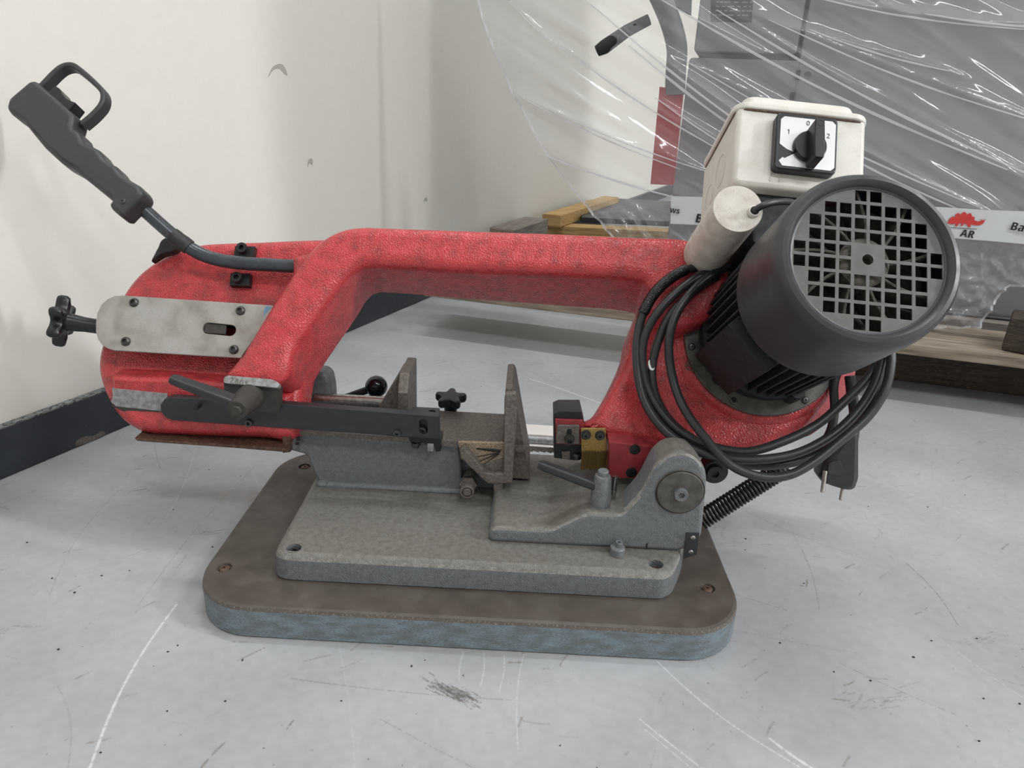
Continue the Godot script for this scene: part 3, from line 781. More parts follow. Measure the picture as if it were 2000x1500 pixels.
func build_bow() -> void:
	# wheel housing at the tensioning end
	var o := v2([-0.267, -0.0053, -0.3122, -0.0093, -0.3735, -0.0126, -0.4167, -0.014, -0.4413, -0.0152, -0.4564, -0.0138, -0.4684, -0.0098, -0.4846, 0.0009, -0.5021, 0.0209, -0.5152, 0.0441, -0.521, 0.0648, -0.5209, 0.0874, -0.517, 0.1113, -0.5108, 0.1362, -0.5029, 0.1601, -0.4879, 0.1848, -0.4638, 0.207, -0.4417, 0.219, -0.4119, 0.2287, -0.3477, 0.2363, -0.2576, 0.2464, -0.2053, 0.2448, -0.2111, 0.1831, -0.242, 0.1212, -0.2655, 0.0677])
	o = rounded_run(o)
	var g := prism(o, [[0.004, -0.034], [0.0, -0.03], [-0.001, 0.0], [0.0, 0.008], [0.003, 0.015], [0.008, 0.019], [0.014, 0.02]])
	var bow := hpart("bow_frame", g, M.red, 60.0)
	# beam and leg: the front outline and, behind it, the back outline
	var f := ccw_pair(v2([-0.3397, 0.0468, -0.3248, 0.0781, -0.3026, 0.1315, -0.283, 0.1733, -0.2695, 0.1998, -0.2512, 0.2238, -0.2314, 0.2377, -0.2076, 0.2447, -0.1709, 0.2467, -0.0851, 0.2498, 0.0371, 0.2543, 0.1287, 0.2566, 0.1866, 0.2576, 0.2326, 0.2371, 0.2336, 0.1739, 0.1806, 0.1451, 0.1549, 0.168, 0.1409, 0.1921, 0.1249, 0.201, 0.0404, 0.2005, -0.0804, 0.1966, -0.1654, 0.1954, -0.1908, 0.1948, -0.2069, 0.1866, -0.221, 0.1677, -0.2359, 0.1415, -0.2533, 0.1086, -0.2651, 0.085, -0.2757, 0.0456]), v2([-0.7752, 0.5795, -0.7752, 0.5795, -0.7752, 0.5795, -0.7752, 0.5795, -0.7752, 0.5795, -0.7752, 0.5795, -0.7752, 0.5795, -0.7752, 0.5795, -0.7752, 0.5795, -0.7752, 0.5795, -0.7752, 0.5795, -0.7752, 0.5795, -0.7752, 0.5795, -0.7752, 0.5795, -0.7752, 0.5795, 0.1811, 0.1352, 0.1554, 0.1603, 0.1429, 0.1772, 0.1299, 0.1872, 0.0471, 0.1886, -0.0859, 0.1891, -0.1726, 0.1897, -0.1957, 0.1872, -0.2072, 0.1767, -0.2146, 0.1602, -0.2254, 0.1388, -0.2468, 0.098, -0.2623, 0.0654, -0.2764, 0.0387]), 15)
	g = Geo.new()
	var rings := [ring(inset(f[1], 0.003), -0.018), ring(f[1], -0.015), ring(f[0], 0.056), ring(inset(f[0], 0.0015), 0.062), ring(inset(f[0], 0.005), 0.067), ring(inset(f[0], 0.01), 0.0692), ring(inset(f[0], 0.015), 0.07)]
	for i in rings.size() - 1: g.bridge(rings[i], rings[i + 1])
	cap(g, inset(f[0], 0.015), 0.07, true)
	cap(g, inset(f[1], 0.003), -0.018, false)
	obj("bow_beam", g, M.red, bow, Transform3D.IDENTITY, 60.0)
	# the socket the handle tube goes into
	obj("tube_socket", prism(fillet(v2([-0.2853, 0.2031, -0.2633, 0.2099, -0.2357, 0.2068, -0.2375, 0.1719, -0.2806, 0.1731]), 0.006, 4), [[0.0, 0.0], [0.0, 0.054], [0.003, 0.06], [0.008, 0.062]]), M.red, bow, Transform3D.IDENTITY, 60.0)
	obj("leg_end", slab(fillet(v2([-0.3393, 0.0472, -0.3356, 0.0499, -0.2835, 0.049, -0.2753, 0.0454, -0.2751, 0.0395, -0.3389, 0.0407]), 0.003, 3), 0.062, 0.0712, 0.0006), M.bare, bow)
	for k in 4: text_mesh(["2", "8", "0", "1"][k], 0.0062, M.iron, "stamped_digit", bow, at3(Vector3(-0.3293, 0.0443, 0.0713) + Vector3(k * 0.0056, -0.0008 * k, 0)), false, false)
	# drive housing at the motor end
	o = v2([0.1311, 0.1527, 0.125, 0.1201, 0.1096, 0.0797, 0.0905, 0.0434, 0.0776, 0.0338, 0.077, 0.0239, 0.1059, 0.0169, 0.1758, 0.0081, 0.2361, 0.0053, 0.2829, 0.0113, 0.3232, 0.0312, 0.3518, 0.0542, 0.3653, 0.0775, 0.3706, 0.1066, 0.3913, 0.1399, 0.4029, 0.199, 0.3837, 0.2506, 0.3459, 0.2816, 0.2884, 0.2896, 0.1958, 0.2752, 0.162, 0.2341])
	o = rounded_run(o)
	g = prism(o, [[0.003, -0.034], [0.0, -0.03], [0.0, 0.014], [0.002, 0.022], [0.007, 0.028], [0.013, 0.03]])
	obj("drive_housing", g, M.red, bow, Transform3D.IDENTITY, 60.0)
	g = lathe([[0.107, 0.026], [0.1035, 0.031], [0.1, 0.035], [0.097, 0.036], [0.09, 0.036]], 72)
	obj("motor_seat", Geo.new().add(g, at3(Vector3(0.2865, 0.149, 0))), M.red, bow, Transform3D.IDENTITY, 60.0)
	# guard behind the drive wheel, its edge shows at the lower right
	obj("wheel_guard", slab(fillet(v2([0.3652, 0.041, 0.4028, 0.0709, 0.4221, 0.1011, 0.4365, 0.158, 0.3956, 0.162, 0.3275, 0.0803]), 0.01, 3), -0.07, -0.03, 0.002), M.red_smooth, bow)
	# the upright rail that carries the guide arm
	g = prism(fillet(v2([-0.4859, 0.2105, -0.4279, 0.2111, -0.3455, 0.2092, -0.2725, 0.1951, -0.2717, 0.1545, -0.4516, 0.1483, -0.4685, 0.1554, -0.4821, 0.1668, -0.4875, 0.1863]), 0.004, 3), [[0.0, -0.226], [0.0, -0.18], [0.002, -0.176], [0.005, -0.174]])
	obj("arm_rail", g, M.red, bow, HEAD.affine_inverse(), 50.0)
	obj("slide_face", slab(v2([-0.4855, 0.1954, -0.4191, 0.1919, -0.4224, 0.1679, -0.4338, 0.1652, -0.4813, 0.1686, -0.4897, 0.1774, -0.4859, 0.1855]), -0.18, -0.1728, 0.0008), M.bare, bow, HEAD.affine_inverse())
	obj("slide_groove", slab(v2([-0.4899, 0.1725, -0.4219, 0.1684, -0.423, 0.1603, -0.4751, 0.1654]), -0.18, -0.1724, 0.0006), M.dusty_dark, bow, HEAD.affine_inverse())
	# rusty chip channel under the rail
	g = slab(v2([-0.4649, 0.1359, -0.276, 0.1397, -0.2815, 0.1154, -0.467, 0.1217]), -0.192, -0.185, 0.0006)
	var ch := part("chip_channel", g, M.rust)
	obj("channel_lip", slab(v2([-0.4604, 0.1369, -0.2759, 0.1339, -0.2756, 0.1291, -0.4573, 0.133]), -0.19, -0.16, 0.0012), M.rust, ch)
	obj("channel_end", slab(v2([-0.283, 0.1492, -0.2731, 0.1484, -0.2754, 0.1247, -0.2844, 0.1228]), -0.19, -0.168, 0.001), M.rust, ch)
	var hx := obj("hex_plate", slab(v2([-0.2779, 0.1448, -0.2704, 0.1431, -0.2665, 0.135, -0.2683, 0.1272, -0.2783, 0.1209]), -0.19, -0.178, 0.0005), M.casting, ch)
	for p in [v2([-0.2729, 0.1485, -0.2691, 0.1481, -0.2682, 0.144, -0.2719, 0.1438]), v2([-0.2696, 0.1418, -0.2652, 0.1414, -0.2649, 0.1365, -0.2693, 0.1363]), v2([-0.2707, 0.1341, -0.2663, 0.1344, -0.2671, 0.1308, -0.2709, 0.1306])]: obj("black_mark", slab(p, -0.179, -0.1768, 0.0001), M.ink, hx)
	# tensioning plate
	var slot := shift(round_rect(0.0405, 0.014, 0.0068, 6), h2(Vector3(-0.3618, 0.108, 0.052)), -0.03)
	o = v2([-0.2979, 0.1419, -0.4833, 0.141, -0.493, 0.1396, -0.5008, 0.1352, -0.5069, 0.1277, -0.5098, 0.1172, -0.5094, 0.1052, -0.5074, 0.0946, -0.5032, 0.0855, -0.4971, 0.0791, -0.4903, 0.0752, -0.4826, 0.0733, -0.3312, 0.0752])
	var tp := hpart("tension_plate", prism(o, [[0.0004, 0.0475], [0.0, 0.048], [0.0, 0.0516], [0.0004, 0.052]], [slot]), M.plate)
	obj("spacer", slab(v2([-0.3113, 0.1374, -0.485, 0.1354, -0.5046, 0.1236, -0.5034, 0.1007, -0.4888, 0.0816, -0.3341, 0.0818]), 0.01, 0.047, 0.001, [shift(round_rect(0.044, 0.017, 0.008, 6), h2(Vector3(-0.364, 0.1092, 0.047)), -0.03)]), M.dusty_dark, tp)
	for p in v3([-0.4682, 0.1331, 0.052, -0.3397, 0.1324, 0.052, -0.4694, 0.0849, 0.052, -0.3405, 0.0845, 0.052]): obj("button_screw", screw(0.0056, 0.0038, true), M.bolt, tp, at3(p))
	obj("slider", box(Vector3(0.026, 0.012, 0.004), Vector3(-0.3679, 0.1086, 0.048), 0.0008), M.dusty_dark, tp)
	obj("blue_paint", slab(v2([-0.31, 0.1403, -0.3032, 0.1402, -0.3108, 0.1288, -0.3127, 0.1337]), 0.0518, 0.0522, 0.0001), mat(Color8(104, 138, 164), 0.6), tp)
	var kc := Vector3(-0.547, 0.1051, 0.045)
	var kd := Vector3(-1, 0.02, 0.3)
	var tk := hpart("tension_knob", Geo.new().add(star_knob(0.031, 0.0145, 6, 0.0088, 0.037), xf(kc, kd, 0.2)), M.black)
	obj("threaded_rod", Geo.new().add(tube(v3([0, 0, -0.075, 0, 0, -0.035]), 0.006, 16), xf(kc, kd)), M.iron, tk)

func h2(p: Vector3) -> Vector2: return Vector2(p.x, p.y)

# a hand-traced outline run through a closed spline
func rounded_run(o: PackedVector2Array, n := 4) -> PackedVector2Array:
	var p := PackedVector3Array()
	for q in o: p.append(Vector3(q.x, q.y, 0))
	var r := PackedVector2Array()
	for q in smooth(p, n, true): r.append(Vector2(q.x, q.y))
	return r

# the front outline and a back outline of as many points; the first `same` points of the back are those of the front
func ccw_pair(f: PackedVector2Array, b: PackedVector2Array, same: int) -> Array:
	for i in same: b[i] = f[i]
	var fs := rounded_run(f, 3); var bs := rounded_run(b, 3)
	var s := 0.0
	for i in fs.size(): s += fs[i].cross(fs[(i + 1) % fs.size()])
	if s < 0.0: fs.reverse(); bs.reverse()
	return [fs, bs]

func build_guides() -> void:
	# guide arm in its clamp
	var slot := shift(round_rect(0.0105, 0.0195, 0.005, 6), h2(Vector3(-0.1114, 0.1706, -0.164)))
	var o := v2([-0.0924, 0.1549, -0.4132, 0.1615, -0.4213, 0.1651, -0.4253, 0.1722, -0.4247, 0.1809, -0.4188, 0.1884, -0.4092, 0.1916, -0.346, 0.1912, -0.2853, 0.19, -0.0932, 0.185])
	var ga := part("guide_arm", prism(o, [[0.0006, -0.176], [0.0, -0.1754], [0.0, -0.1646], [0.0006, -0.164]], [slot]), M.dark, 30.0)
	var hole := circle(0.0045, 20, Vector2(-0.1045, 0.1895))
	var eb := slab(v2([-0.1305, 0.1735, -0.0965, 0.1735, -0.0965, 0.2015, -0.1305, 0.2015]), 0.1525, 0.1795, 0.0008, [hole])
	obj("end_block", eb.moved(FLAT), M.dark, ga)
	obj("slot_screw", screw(0.0049, 0.006), M.bolt, ga, xf(Vector3(-0.1135, 0.1625, -0.174), Vector3.BACK))
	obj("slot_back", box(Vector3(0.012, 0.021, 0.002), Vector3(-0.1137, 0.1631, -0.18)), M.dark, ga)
	for p in v3([-0.1427, 0.1608, -0.164, -0.3199, 0.1641, -0.164]): obj("set_screw", screw(0.0047, 0.004), M.bolt, ga, xf(p, Vector3.BACK))
	obj("nipple", tube(PackedVector3Array([Vector3(-0.3779, 0.1824, -0.168), Vector3(-0.3757, 0.1857, -0.15)]), 0.0028, 14), M.oxide, ga)
	var pad := part("guide_pad", slab(v2([-0.1312, 0.1522, -0.0915, 0.1517, -0.092, 0.1344, -0.0976, 0.1334, -0.0995, 0.1437, -0.1294, 0.1454]), -0.196, -0.172, 0.0008), M.oxide)
	obj("carbide", slab(v2([-0.1075, 0.1451, -0.1, 0.1449, -0.1006, 0.1344, -0.1075, 0.1347]), -0.18, -0.171, 0.0004), M.bare, pad)
	obj("pad_bolt", Geo.new().add(lathe([[0.0058, 0.0], [0.0058, 0.004], [0.0038, 0.0045], [0.0038, 0.0075], [0.0, 0.0075]], 22), xf(Vector3(-0.1232, 0.1419, -0.18), Vector3.DOWN)), M.bolt, pad)
	# clamp block and its lever
	var cb := part("clamp_block", slab(v2([-0.3396, 0.2203, -0.2767, 0.2169, -0.2805, 0.1832, -0.3431, 0.1868]), -0.17, -0.15, 0.002), M.dusty_dark)
	var hub := Vector3(-0.308, 0.2058, -0.105)
	var hb := Vector3(-0.2981, 0.2087, -0.15)
	var g := Geo.new().add(lathe([[0.0152, -0.047], [0.0148, -0.03], [0.0128, -0.014], [0.0118, -0.002], [0.0108, 0.0], [0.0062, 0.0], [0.0058, 0.002], [0.0052, 0.0032], [0.0, 0.0032]], 32), xf(hub, Vector3.BACK))
	var al := part("arm_lever", g, M.dusty_dark)
	var a0 := hub + Vector3(0, 0.002, -0.013); var a1 := Vector3(-0.3827, 0.2346, -0.118)
	obj("lever_arm", sweep(PackedVector3Array([a0, a0.lerp(a1, 0.2), a0.lerp(a1, 0.94), a1]), round_rect(0.011, 0.0185, 0.003, 3), Vector3.BACK, [1.0, 1.0, 0.78, 0.62]), M.dark, al)
	# blade
	g = Geo.new()
	var n := 72
	var b0 := -0.36; var b1 := 0.2
	for i in n:
		var x0 := lerpf(b0, b1, i / float(n)); var x1 := lerpf(b0, b1, (i + 1) / float(n))
		var y0 := 0.1362 + (x0 - 0.03) * -0.02
		for s in [0, 1]:
			var z := -0.1796 if s == 0 else -0.1805
			var a := Vector3(x0, y0 + 0.0075, z); var b := Vector3(x1, y0 + 0.0075, z); var c := Vector3(x1, y0 + 0.0022, z); var d := Vector3(x0, y0 + 0.0022, z)
			var e := Vector3(lerpf(x0, x1, 0.8), y0, z)
			if s == 0: g.quad(d, c, b, a); g.tri(d, e, c)
			else: g.quad(a, b, c, d); g.tri(c, e, d)
		g.quad(Vector3(x0, y0 + 0.0075, -0.1796), Vector3(x1, y0 + 0.0075, -0.1796), Vector3(x1, y0 + 0.0075, -0.1805), Vector3(x0, y0 + 0.0075, -0.1805))
	part("saw_blade", g, M.iron)
	# guide block at the motor end, with its wire brush
	var rb := part("guide_block", slab(v2([0.0419, 0.1937, 0.0483, 0.1974, 0.0742, 0.1988, 0.08, 0.1799, 0.0821, 0.1542, 0.0811, 0.1362, 0.0732, 0.1337, 0.0463, 0.1356]), -0.205, -0.168, 0.001), M.oxide)
	obj("red_cap", slab(v2([0.0439, 0.1885, 0.0765, 0.1891, 0.0809, 0.1787, 0.0803, 0.1571, 0.0472, 0.1565]), -0.172, -0.164, 0.001), M.red_smooth, rb)
	obj("cover_plate", slab(fillet(v2([0.0465, 0.1828, 0.0729, 0.1837, 0.0748, 0.1597, 0.0469, 0.1595]), 0.002, 3), -0.166, -0.16, 0.0006), M.iron, rb)
	obj("slot_shade", slab(shift(round_rect(0.0062, 0.0085, 0.003, 5), h2(Vector3(0.0615, 0.1751, -0.16))), -0.1605, -0.1598, 0.0001), M.black, rb)  # black plate painted in for the shaded depth of a slot
	obj("guide_screw", Geo.new().add(screw(0.0052, 0.0065)).add(lathe([[0.0058, -0.003], [0.0058, 0.0], [0.005, 0.0]], 24)), M.bolt, rb, xf(Vector3(0.062, 0.1672, -0.157), Vector3.BACK))
	obj("hex_bolt", Geo.new().add(lathe([[0.006, 0.0], [0.0065, 0.003], [0.0045, 0.0035], [0.0045, 0.008], [0.0, 0.008]], 20), xf(Vector3(0.0742, 0.1438, -0.17), Vector3.DOWN)), M.bolt, rb)
	obj("carbide", slab(v2([0.0547, 0.146, 0.0645, 0.1466, 0.0653, 0.1363, 0.056, 0.1364]), -0.172, -0.166, 0.0004), M.iron, rb)
	var br := part("chip_brush", slab(v2([0.0746, 0.1817, 0.1032, 0.1833, 0.107, 0.1555, 0.1096, 0.1407, 0.1087, 0.1303, 0.0807, 0.1287, 0.0774, 0.1538]), -0.16, -0.1565, 0.0005), M.brass)
	for p in v3([0.0806, 0.1745, -0.1565, 0.0974, 0.1748, -0.1565]): obj("brush_screw", Geo.new().add(lathe([[0.0062, 0.0], [0.0062, 0.001], [0.0, 0.001]], 22)).add(screw(0.0042, 0.004)), M.bolt, br, xf(p, Vector3.BACK))
	g = Geo.new()
	for i in 70:
		var q := i / 69.0
		var p := (Vector3(0.0782, 0.1525, -0.156)).lerp(Vector3(0.1071, 0.1541, -0.156), q) + Vector3(0, rng.randf_range(-0.002, 0.002), rng.randf_range(0.0, 0.0012))
		g.add(tube(PackedVector3Array([p, p + Vector3(rng.randf_range(-0.0006, 0.0006), -0.0225, 0.0004)]), 0.0004, 5))
	var bri := obj("bristles", g, M.bristle, br)
	bri.set_meta("kind", "stuff")
	# red hinge block behind the column
	var hk := part("hinge_block", slab(v2([0.1067, 0.1741, 0.1955, 0.17, 0.2022, 0.1424, 0.1949, 0.1298, 0.111, 0.1275]), -0.2, -0.14, 0.0015), M.red_smooth)
	for p in v3([0.1369, 0.1666, -0.14, 0.136, 0.1365, -0.14]): obj("hinge_screw", Geo.new().add(lathe([[0.0062, -0.001], [0.0064, 0.0002], [0.0055, 0.0003]], 24)).add(screw(0.0054, 0.0012)), M.oxide, hk, xf(p, Vector3.BACK))

func build_handle() -> void:
	var path := smooth(v3([-0.2577, 0.1957, 0.044, -0.2885, 0.1954, 0.044, -0.3331, 0.1947, 0.044, -0.3668, 0.1951, 0.045, -0.3891, 0.198, 0.047, -0.4072, 0.2037, 0.051, -0.4234, 0.2125, 0.057, -0.4409, 0.2247, 0.064, -0.4621, 0.2408, 0.073, -0.4793, 0.2539, 0.08]), 5)
	var ht := hpart("handle_tube", tube(path, 0.0082, 24), M.tube)
	for k in [[v2([-0.3684, 0.2217, -0.3441, 0.2228, -0.3438, 0.2073, -0.3682, 0.2075]), Vector3(-0.3575, 0.2178, 0.03)], [v2([-0.3688, 0.186, -0.3447, 0.1871, -0.343, 0.1712, -0.3677, 0.1701]), Vector3(-0.3582, 0.1794, 0.03)]]:
		var c := obj("tube_clip", slab(k[0], 0.018, 0.03, 0.0006), M.oxide, ht)
		obj("clip_screw", Geo.new().add(screw(0.0068, 0.007)), M.oxide, c, at3(k[1]))
	# tape wound round the bend
	var t0 := Vector3(-0.4135, 0.2068, 0.0535); var t1 := Vector3(-0.4319, 0.2181, 0.061)
	var g := Geo.new().add(lathe([[0.0084, -0.012], [0.0094, -0.0118], [0.0097, -0.004], [0.0092, 0.002], [0.0095, 0.008], [0.0093, 0.0118], [0.0084, 0.012]], 28), xf((t0 + t1) * 0.5, t1 - t0))
	var tw := hpart("tape_wrap", g, M.tape)
	obj("tape_tail", prism(rounded_run(v2([-0.4369, 0.218, -0.4476, 0.2281, -0.4595, 0.2217, -0.4623, 0.212, -0.4653, 0.203, -0.4674, 0.1927, -0.456, 0.2017, -0.4404, 0.2082]), 3), [[0.001, 0.022], [0.0, 0.024], [0.0, 0.032], [0.002, 0.034]]), M.tape, tw, Transform3D.IDENTITY, 50.0)
	# pistol grip
	var o := v2([-0.6361, 0.3489, -0.6354, 0.3606, -0.6154, 0.3856, -0.6088, 0.3875, -0.5969, 0.3787, -0.5748, 0.363, -0.5511, 0.3442, -0.5515, 0.3367, -0.5524, 0.3285, -0.5414, 0.3232, -0.5354, 0.3116, -0.5254, 0.3076, -0.5152, 0.303, -0.5079, 0.2935, -0.4994, 0.2875, -0.4913, 0.2841, -0.4842, 0.2754, -0.4737, 0.2683, -0.4596, 0.2615, -0.4533, 0.2534, -0.4551, 0.2461, -0.4672, 0.2316, -0.4729, 0.2228, -0.4778, 0.2231, -0.4891, 0.2313, -0.4912, 0.2363, -0.4883, 0.2404, -0.5142, 0.2581, -0.5396, 0.2753, -0.558, 0.2838, -0.582, 0.3021, -0.6125, 0.3322, -0.6317, 0.343])
	o = fillet(o, 0.0035, 3)
	g = prism(o, [[0.005, 0.07], [0.0015, 0.072], [0.0, 0.076], [0.0, 0.094], [0.001, 0.098], [0.003, 0.1005], [0.006, 0.1015]])
	var grip := hpart("pistol_grip", g, M.grip, 50.0)
	obj("grip_seam", tube(smooth(v3([-0.5983, 0.3222, 0.1012, -0.5712, 0.3015, 0.1016, -0.5488, 0.2835, 0.1016, -0.5294, 0.276, 0.1012]), 4), 0.0004, 6), M.black, grip)
	var gp := smooth(v3([-0.607, 0.3849, 0.085, -0.5945, 0.4047, 0.085, -0.5855, 0.4138, 0.085, -0.5744, 0.416, 0.085, -0.5631, 0.4098, 0.085, -0.5468, 0.3977, 0.085, -0.5331, 0.3855, 0.085, -0.5288, 0.3761, 0.085, -0.5299, 0.365, 0.085, -0.538, 0.3514, 0.085, -0.5482, 0.339, 0.085]), 5)
	obj("trigger_guard", sweep(gp, round_rect(0.0062, 0.0165, 0.0022, 3), Vector3(0, 0, 1)), M.grip, grip)
	obj("trigger", slab(fillet(v2([-0.5931, 0.3727, -0.5851, 0.383, -0.5794, 0.38, -0.575, 0.3734, -0.5688, 0.3676, -0.5625, 0.3646, -0.5566, 0.363, -0.562, 0.3523, -0.5661, 0.3506]), 0.0015, 3), 0.076, 0.097, 0.001), M.black, grip)
	obj("grip_screw", cross_screw(0.0036), M.grip, grip, at3(Vector3(-0.4742, 0.2394, 0.1015)))

func text_mesh(words: String, height: float, m: Material, called: String, parent: Node, place: Transform3D, italic := false, bold := true) -> void:
	var tm := TextMesh.new()
	var f := SystemFont.new()
	f.font_names = PackedStringArray(["Droid Sans"])
	f.font_weight = 700 if bold else 400
	f.font_italic = italic
	tm.font = f; tm.text = words; tm.font_size = 32; tm.pixel_size = height / 24.0; tm.depth = 0.0004
	var o := MeshInstance3D.new()
	tm.material = m
	o.mesh = tm; o.name = numbered(called, parent); o.transform = place
	parent.add_child(o, true)

func build_motor() -> void:
	var c := Vector3(0.2875, 0.1505, 0)
	var fl := lathe([[0.0945, 0.03], [0.095, 0.031], [0.095, 0.041], [0.094, 0.042], [0.07, 0.042], [0.07, 0.046], [0.0, 0.046]], 72)
	var motor := hpart("motor", Geo.new().add(fl, at3(Vector3(0.2865, 0.149, 0))), M.flange)
	for a in [3.35, 4.3, 5.3]: obj("flange_screw", cross_screw(0.0045), M.bolt, motor, at3(Vector3(0.2865 + cos(a) * 0.088, 0.149 + sin(a) * 0.088, 0.042)))
	var em := Vector3(0.1997, 0.1076, 0.0422)
	for r in [0.0062, 0.0052]: obj("foundry_stamp", tube(smooth_disc(em, r), 0.0004, 6), M.flange, motor)
	for k in 3: obj("foundry_stamp", tube(smooth_disc(em + Vector3(-0.0028 + k * 0.0028, 0, 0), 0.0013), 0.0004, 6), M.flange, motor)
	var g := lathe([[0.079, 0.044], [0.079, 0.06], [0.074, 0.064], [0.063, 0.066], [0.062, 0.2], [0.0, 0.2]], 48)
	var body := obj("motor_body", Geo.new().add(g, at3(c)), M.motor, motor)
	body.name = "motor_body"
	for a in [2.72, 3.95, 5.1, 0.4]:
		obj("end_lug", Geo.new().add(lathe([[0.0095, 0.042], [0.0095, 0.066], [0.008, 0.069], [0.0, 0.069]], 18), at3(c + Vector3(cos(a) * 0.0765, sin(a) * 0.0765, 0))), M.motor, motor)
	# cooling fins: four packs of parallel fins
	for quarter in 4:
		for k in range(-4, 5):
			if quarter == 1 and absi(k) < 4: continue          # the terminal box sits here
			var off := k * 0.0108
			var reach := sqrt(0.0785 * 0.0785 - off * off)
			var inner := sqrt(maxf(0.061 * 0.061 - off * off, 0.0001)) - 0.004
			var a := quarter * PI / 2 - 0.06
			var f := box(Vector3(reach - inner, 0.0032, 0.132), Vector3((reach + inner) * 0.5, off, 0.131), 0.0007)
			obj("cooling_fin", f, M.motor, motor, Transform3D(Basis(Vector3(0, 0, 1), a), c))
	obj("foot_pad", slab(v2([-0.02, -0.03, 0.02, -0.03, 0.024, 0.03, -0.02, 0.03]), -0.066, 0.066, 0.001), M.motor, motor, Transform3D(Basis(Vector3(0, 0, 1), 0.72), c + Vector3(-0.051, -0.042, 0.118)))
	obj("earth_bolt", Geo.new().add(lathe([[0.0, 0.0], [0.006, 0.0], [0.006, 0.0045], [0.0052, 0.0055], [0.0, 0.0055]], 6)), M.steel, motor, xf(Vector3(0.2145, 0.1158, 0.085), Vector3(-0.7, -0.1, 0.75)))
	obj("bolt_washer", Geo.new().add(lathe([[0.0, 0.0], [0.009, 0.0], [0.009, 0.0012], [0.0, 0.0012]], 24)), M.oxide, motor, xf(Vector3(0.2164, 0.1174, 0.084), Vector3(-0.7, -0.1, 0.75)))
	# fan cowl, grille and fan
	g = lathe([[0.0775, 0.196], [0.0812, 0.195], [0.0806, 0.24], [0.08, 0.283], [0.0782, 0.2935], [0.0745, 0.299], [0.0708, 0.3], [0.0678, 0.298], [0.0662, 0.2945], [0.0645, 0.2938], [0.0645, 0.2915], [0.0745, 0.288], [0.0775, 0.28], [0.0775, 0.196]], 96)
	var cowl := obj("fan_cowl", Geo.new().add(g, at3(c)), M.cowl, motor)
	obj("cowl_screw", Geo.new().add(screw(0.005, 0.003, true)), M.oxide, motor, xf(Vector3(0.296, 0.0743, 0.205) + Vector3(0, 0.0025, 0), Vector3(-0.05, -1, 0)))
	var disc := CSGCylinder3D.new()
	disc.radius = 0.0652; disc.height = 0.0013; disc.sides = 72; disc.material = M.grille
	disc.name = "fan_grille"
	disc.transform = Transform3D(Basis(Vector3(0, 0, 1), -0.03) * Basis(Vector3(1, 0, 0), PI / 2), c + Vector3(0, 0, 0.2928))
	var rows := [[5, 6], [3, 4, 5, 6, 7, 8], [2, 3, 4, 5, 6, 7, 8, 9], [2, 3, 4, 5, 6, 7, 8, 9], [1, 2, 3, 4, 7, 8, 9, 10]]
	for r in 10:
		for k in rows[mini(r, 9 - r)]:
			var h := CSGBox3D.new()
			h.size = Vector3(0.01, 0.01, 0.01); h.operation = CSGShape3D.OPERATION_SUBTRACTION; h.material = M.grille
			h.position = Vector3((k - 5.5) * 0.0129, 0, (r - 4.5) * 0.0129)
			h.name = "grille_hole_%03d" % (r * 10 + k)
			disc.add_child(h)
	var mid := CSGCylinder3D.new()
	mid.radius = 0.0047; mid.height = 0.01; mid.sides = 24; mid.operation = CSGShape3D.OPERATION_SUBTRACTION; mid.name = "grille_hole"; mid.material = M.grille
	disc.add_child(mid)
	motor.add_child(disc)
	g = lathe([[0.022, 0.25], [0.022, 0.286], [0.018, 0.289], [0.0045, 0.289], [0.0045, 0.283], [0.0, 0.283]], 32)
	g.add(lathe([[0.0, 0.247], [0.07, 0.247], [0.07, 0.25], [0.0, 0.25]], 40))
	var fan := obj("cooling_fan", Geo.new().add(g, at3(c)), M.fan, motor)
	fan.name = "cooling_fan"
	for k in 9:
		var blade := Geo.new()
		var a := TAU * k / 9.0
		blade.add(sweep(smooth(v3([0.018, 0, 0.27, 0.034, 0.003, 0.27, 0.05, 0.009, 0.27, 0.066, 0.017, 0.27]), 3), round_rect(0.003, 0.032, 0.0012, 2), Vector3(0, 0, 1)))
		obj("fan_blade", blade, M.fan, motor, Transform3D(Basis(Vector3(0, 0, 1), a), c))
	# terminal box with the selector switch
	var bt := Transform3D(Basis(Vector3(0, 0, 1), -0.05), Vector3(0.2838, 0.327, 0))
	obj("box_pedestal", box(Vector3(0.1, 0.06, 0.09), Vector3(0.288, 0.252, 0.1), 0.003), M.motor, motor)
	var tbx := hpart("terminal_box", prism(round_rect(0.141, 0.096, 0.009, 5), [[0.003, 0.02], [0.0, 0.023], [0.0, 0.154], [0.0015, 0.1585], [0.005, 0.16]]), M.beige, 50.0)
	tbx.transform = at3(-BASE) * HEAD * bt
	var up := FLAT
	g = slab(shift(round_rect(0.148, 0.147, 0.017, 6), Vector2(0, -0.0905)), 0.042, 0.0495, 0.0018)
	g.add(prism(shift(round_rect(0.124, 0.124, 0.014, 6), Vector2(0, -0.092)), [[-0.003, 0.048], [0.0, 0.0605], [0.0015, 0.0635], [0.005, 0.065]]))
	obj("box_lid", g.moved(FLAT), M.beige, tbx, Transform3D.IDENTITY, 50.0)
	obj("lid_seam", slab(shift(round_rect(0.1425, 0.1425, 0.014, 6), Vector2(0, -0.0905)), 0.0405, 0.0425, 0.0002).moved(FLAT), M.rust, tbx)
	for k in [[0.045, 0.105, 0.019], [0.002, 0.06, 0.016]]:      # knock-outs in the side
		var kp := smooth_circle(Vector3(-0.0706, -0.004 if k[2] > 0.017 else -0.016, k[1]), k[2])
		obj("knockout", tube(kp, 0.0004, 6), M.beige_worn, tbx)
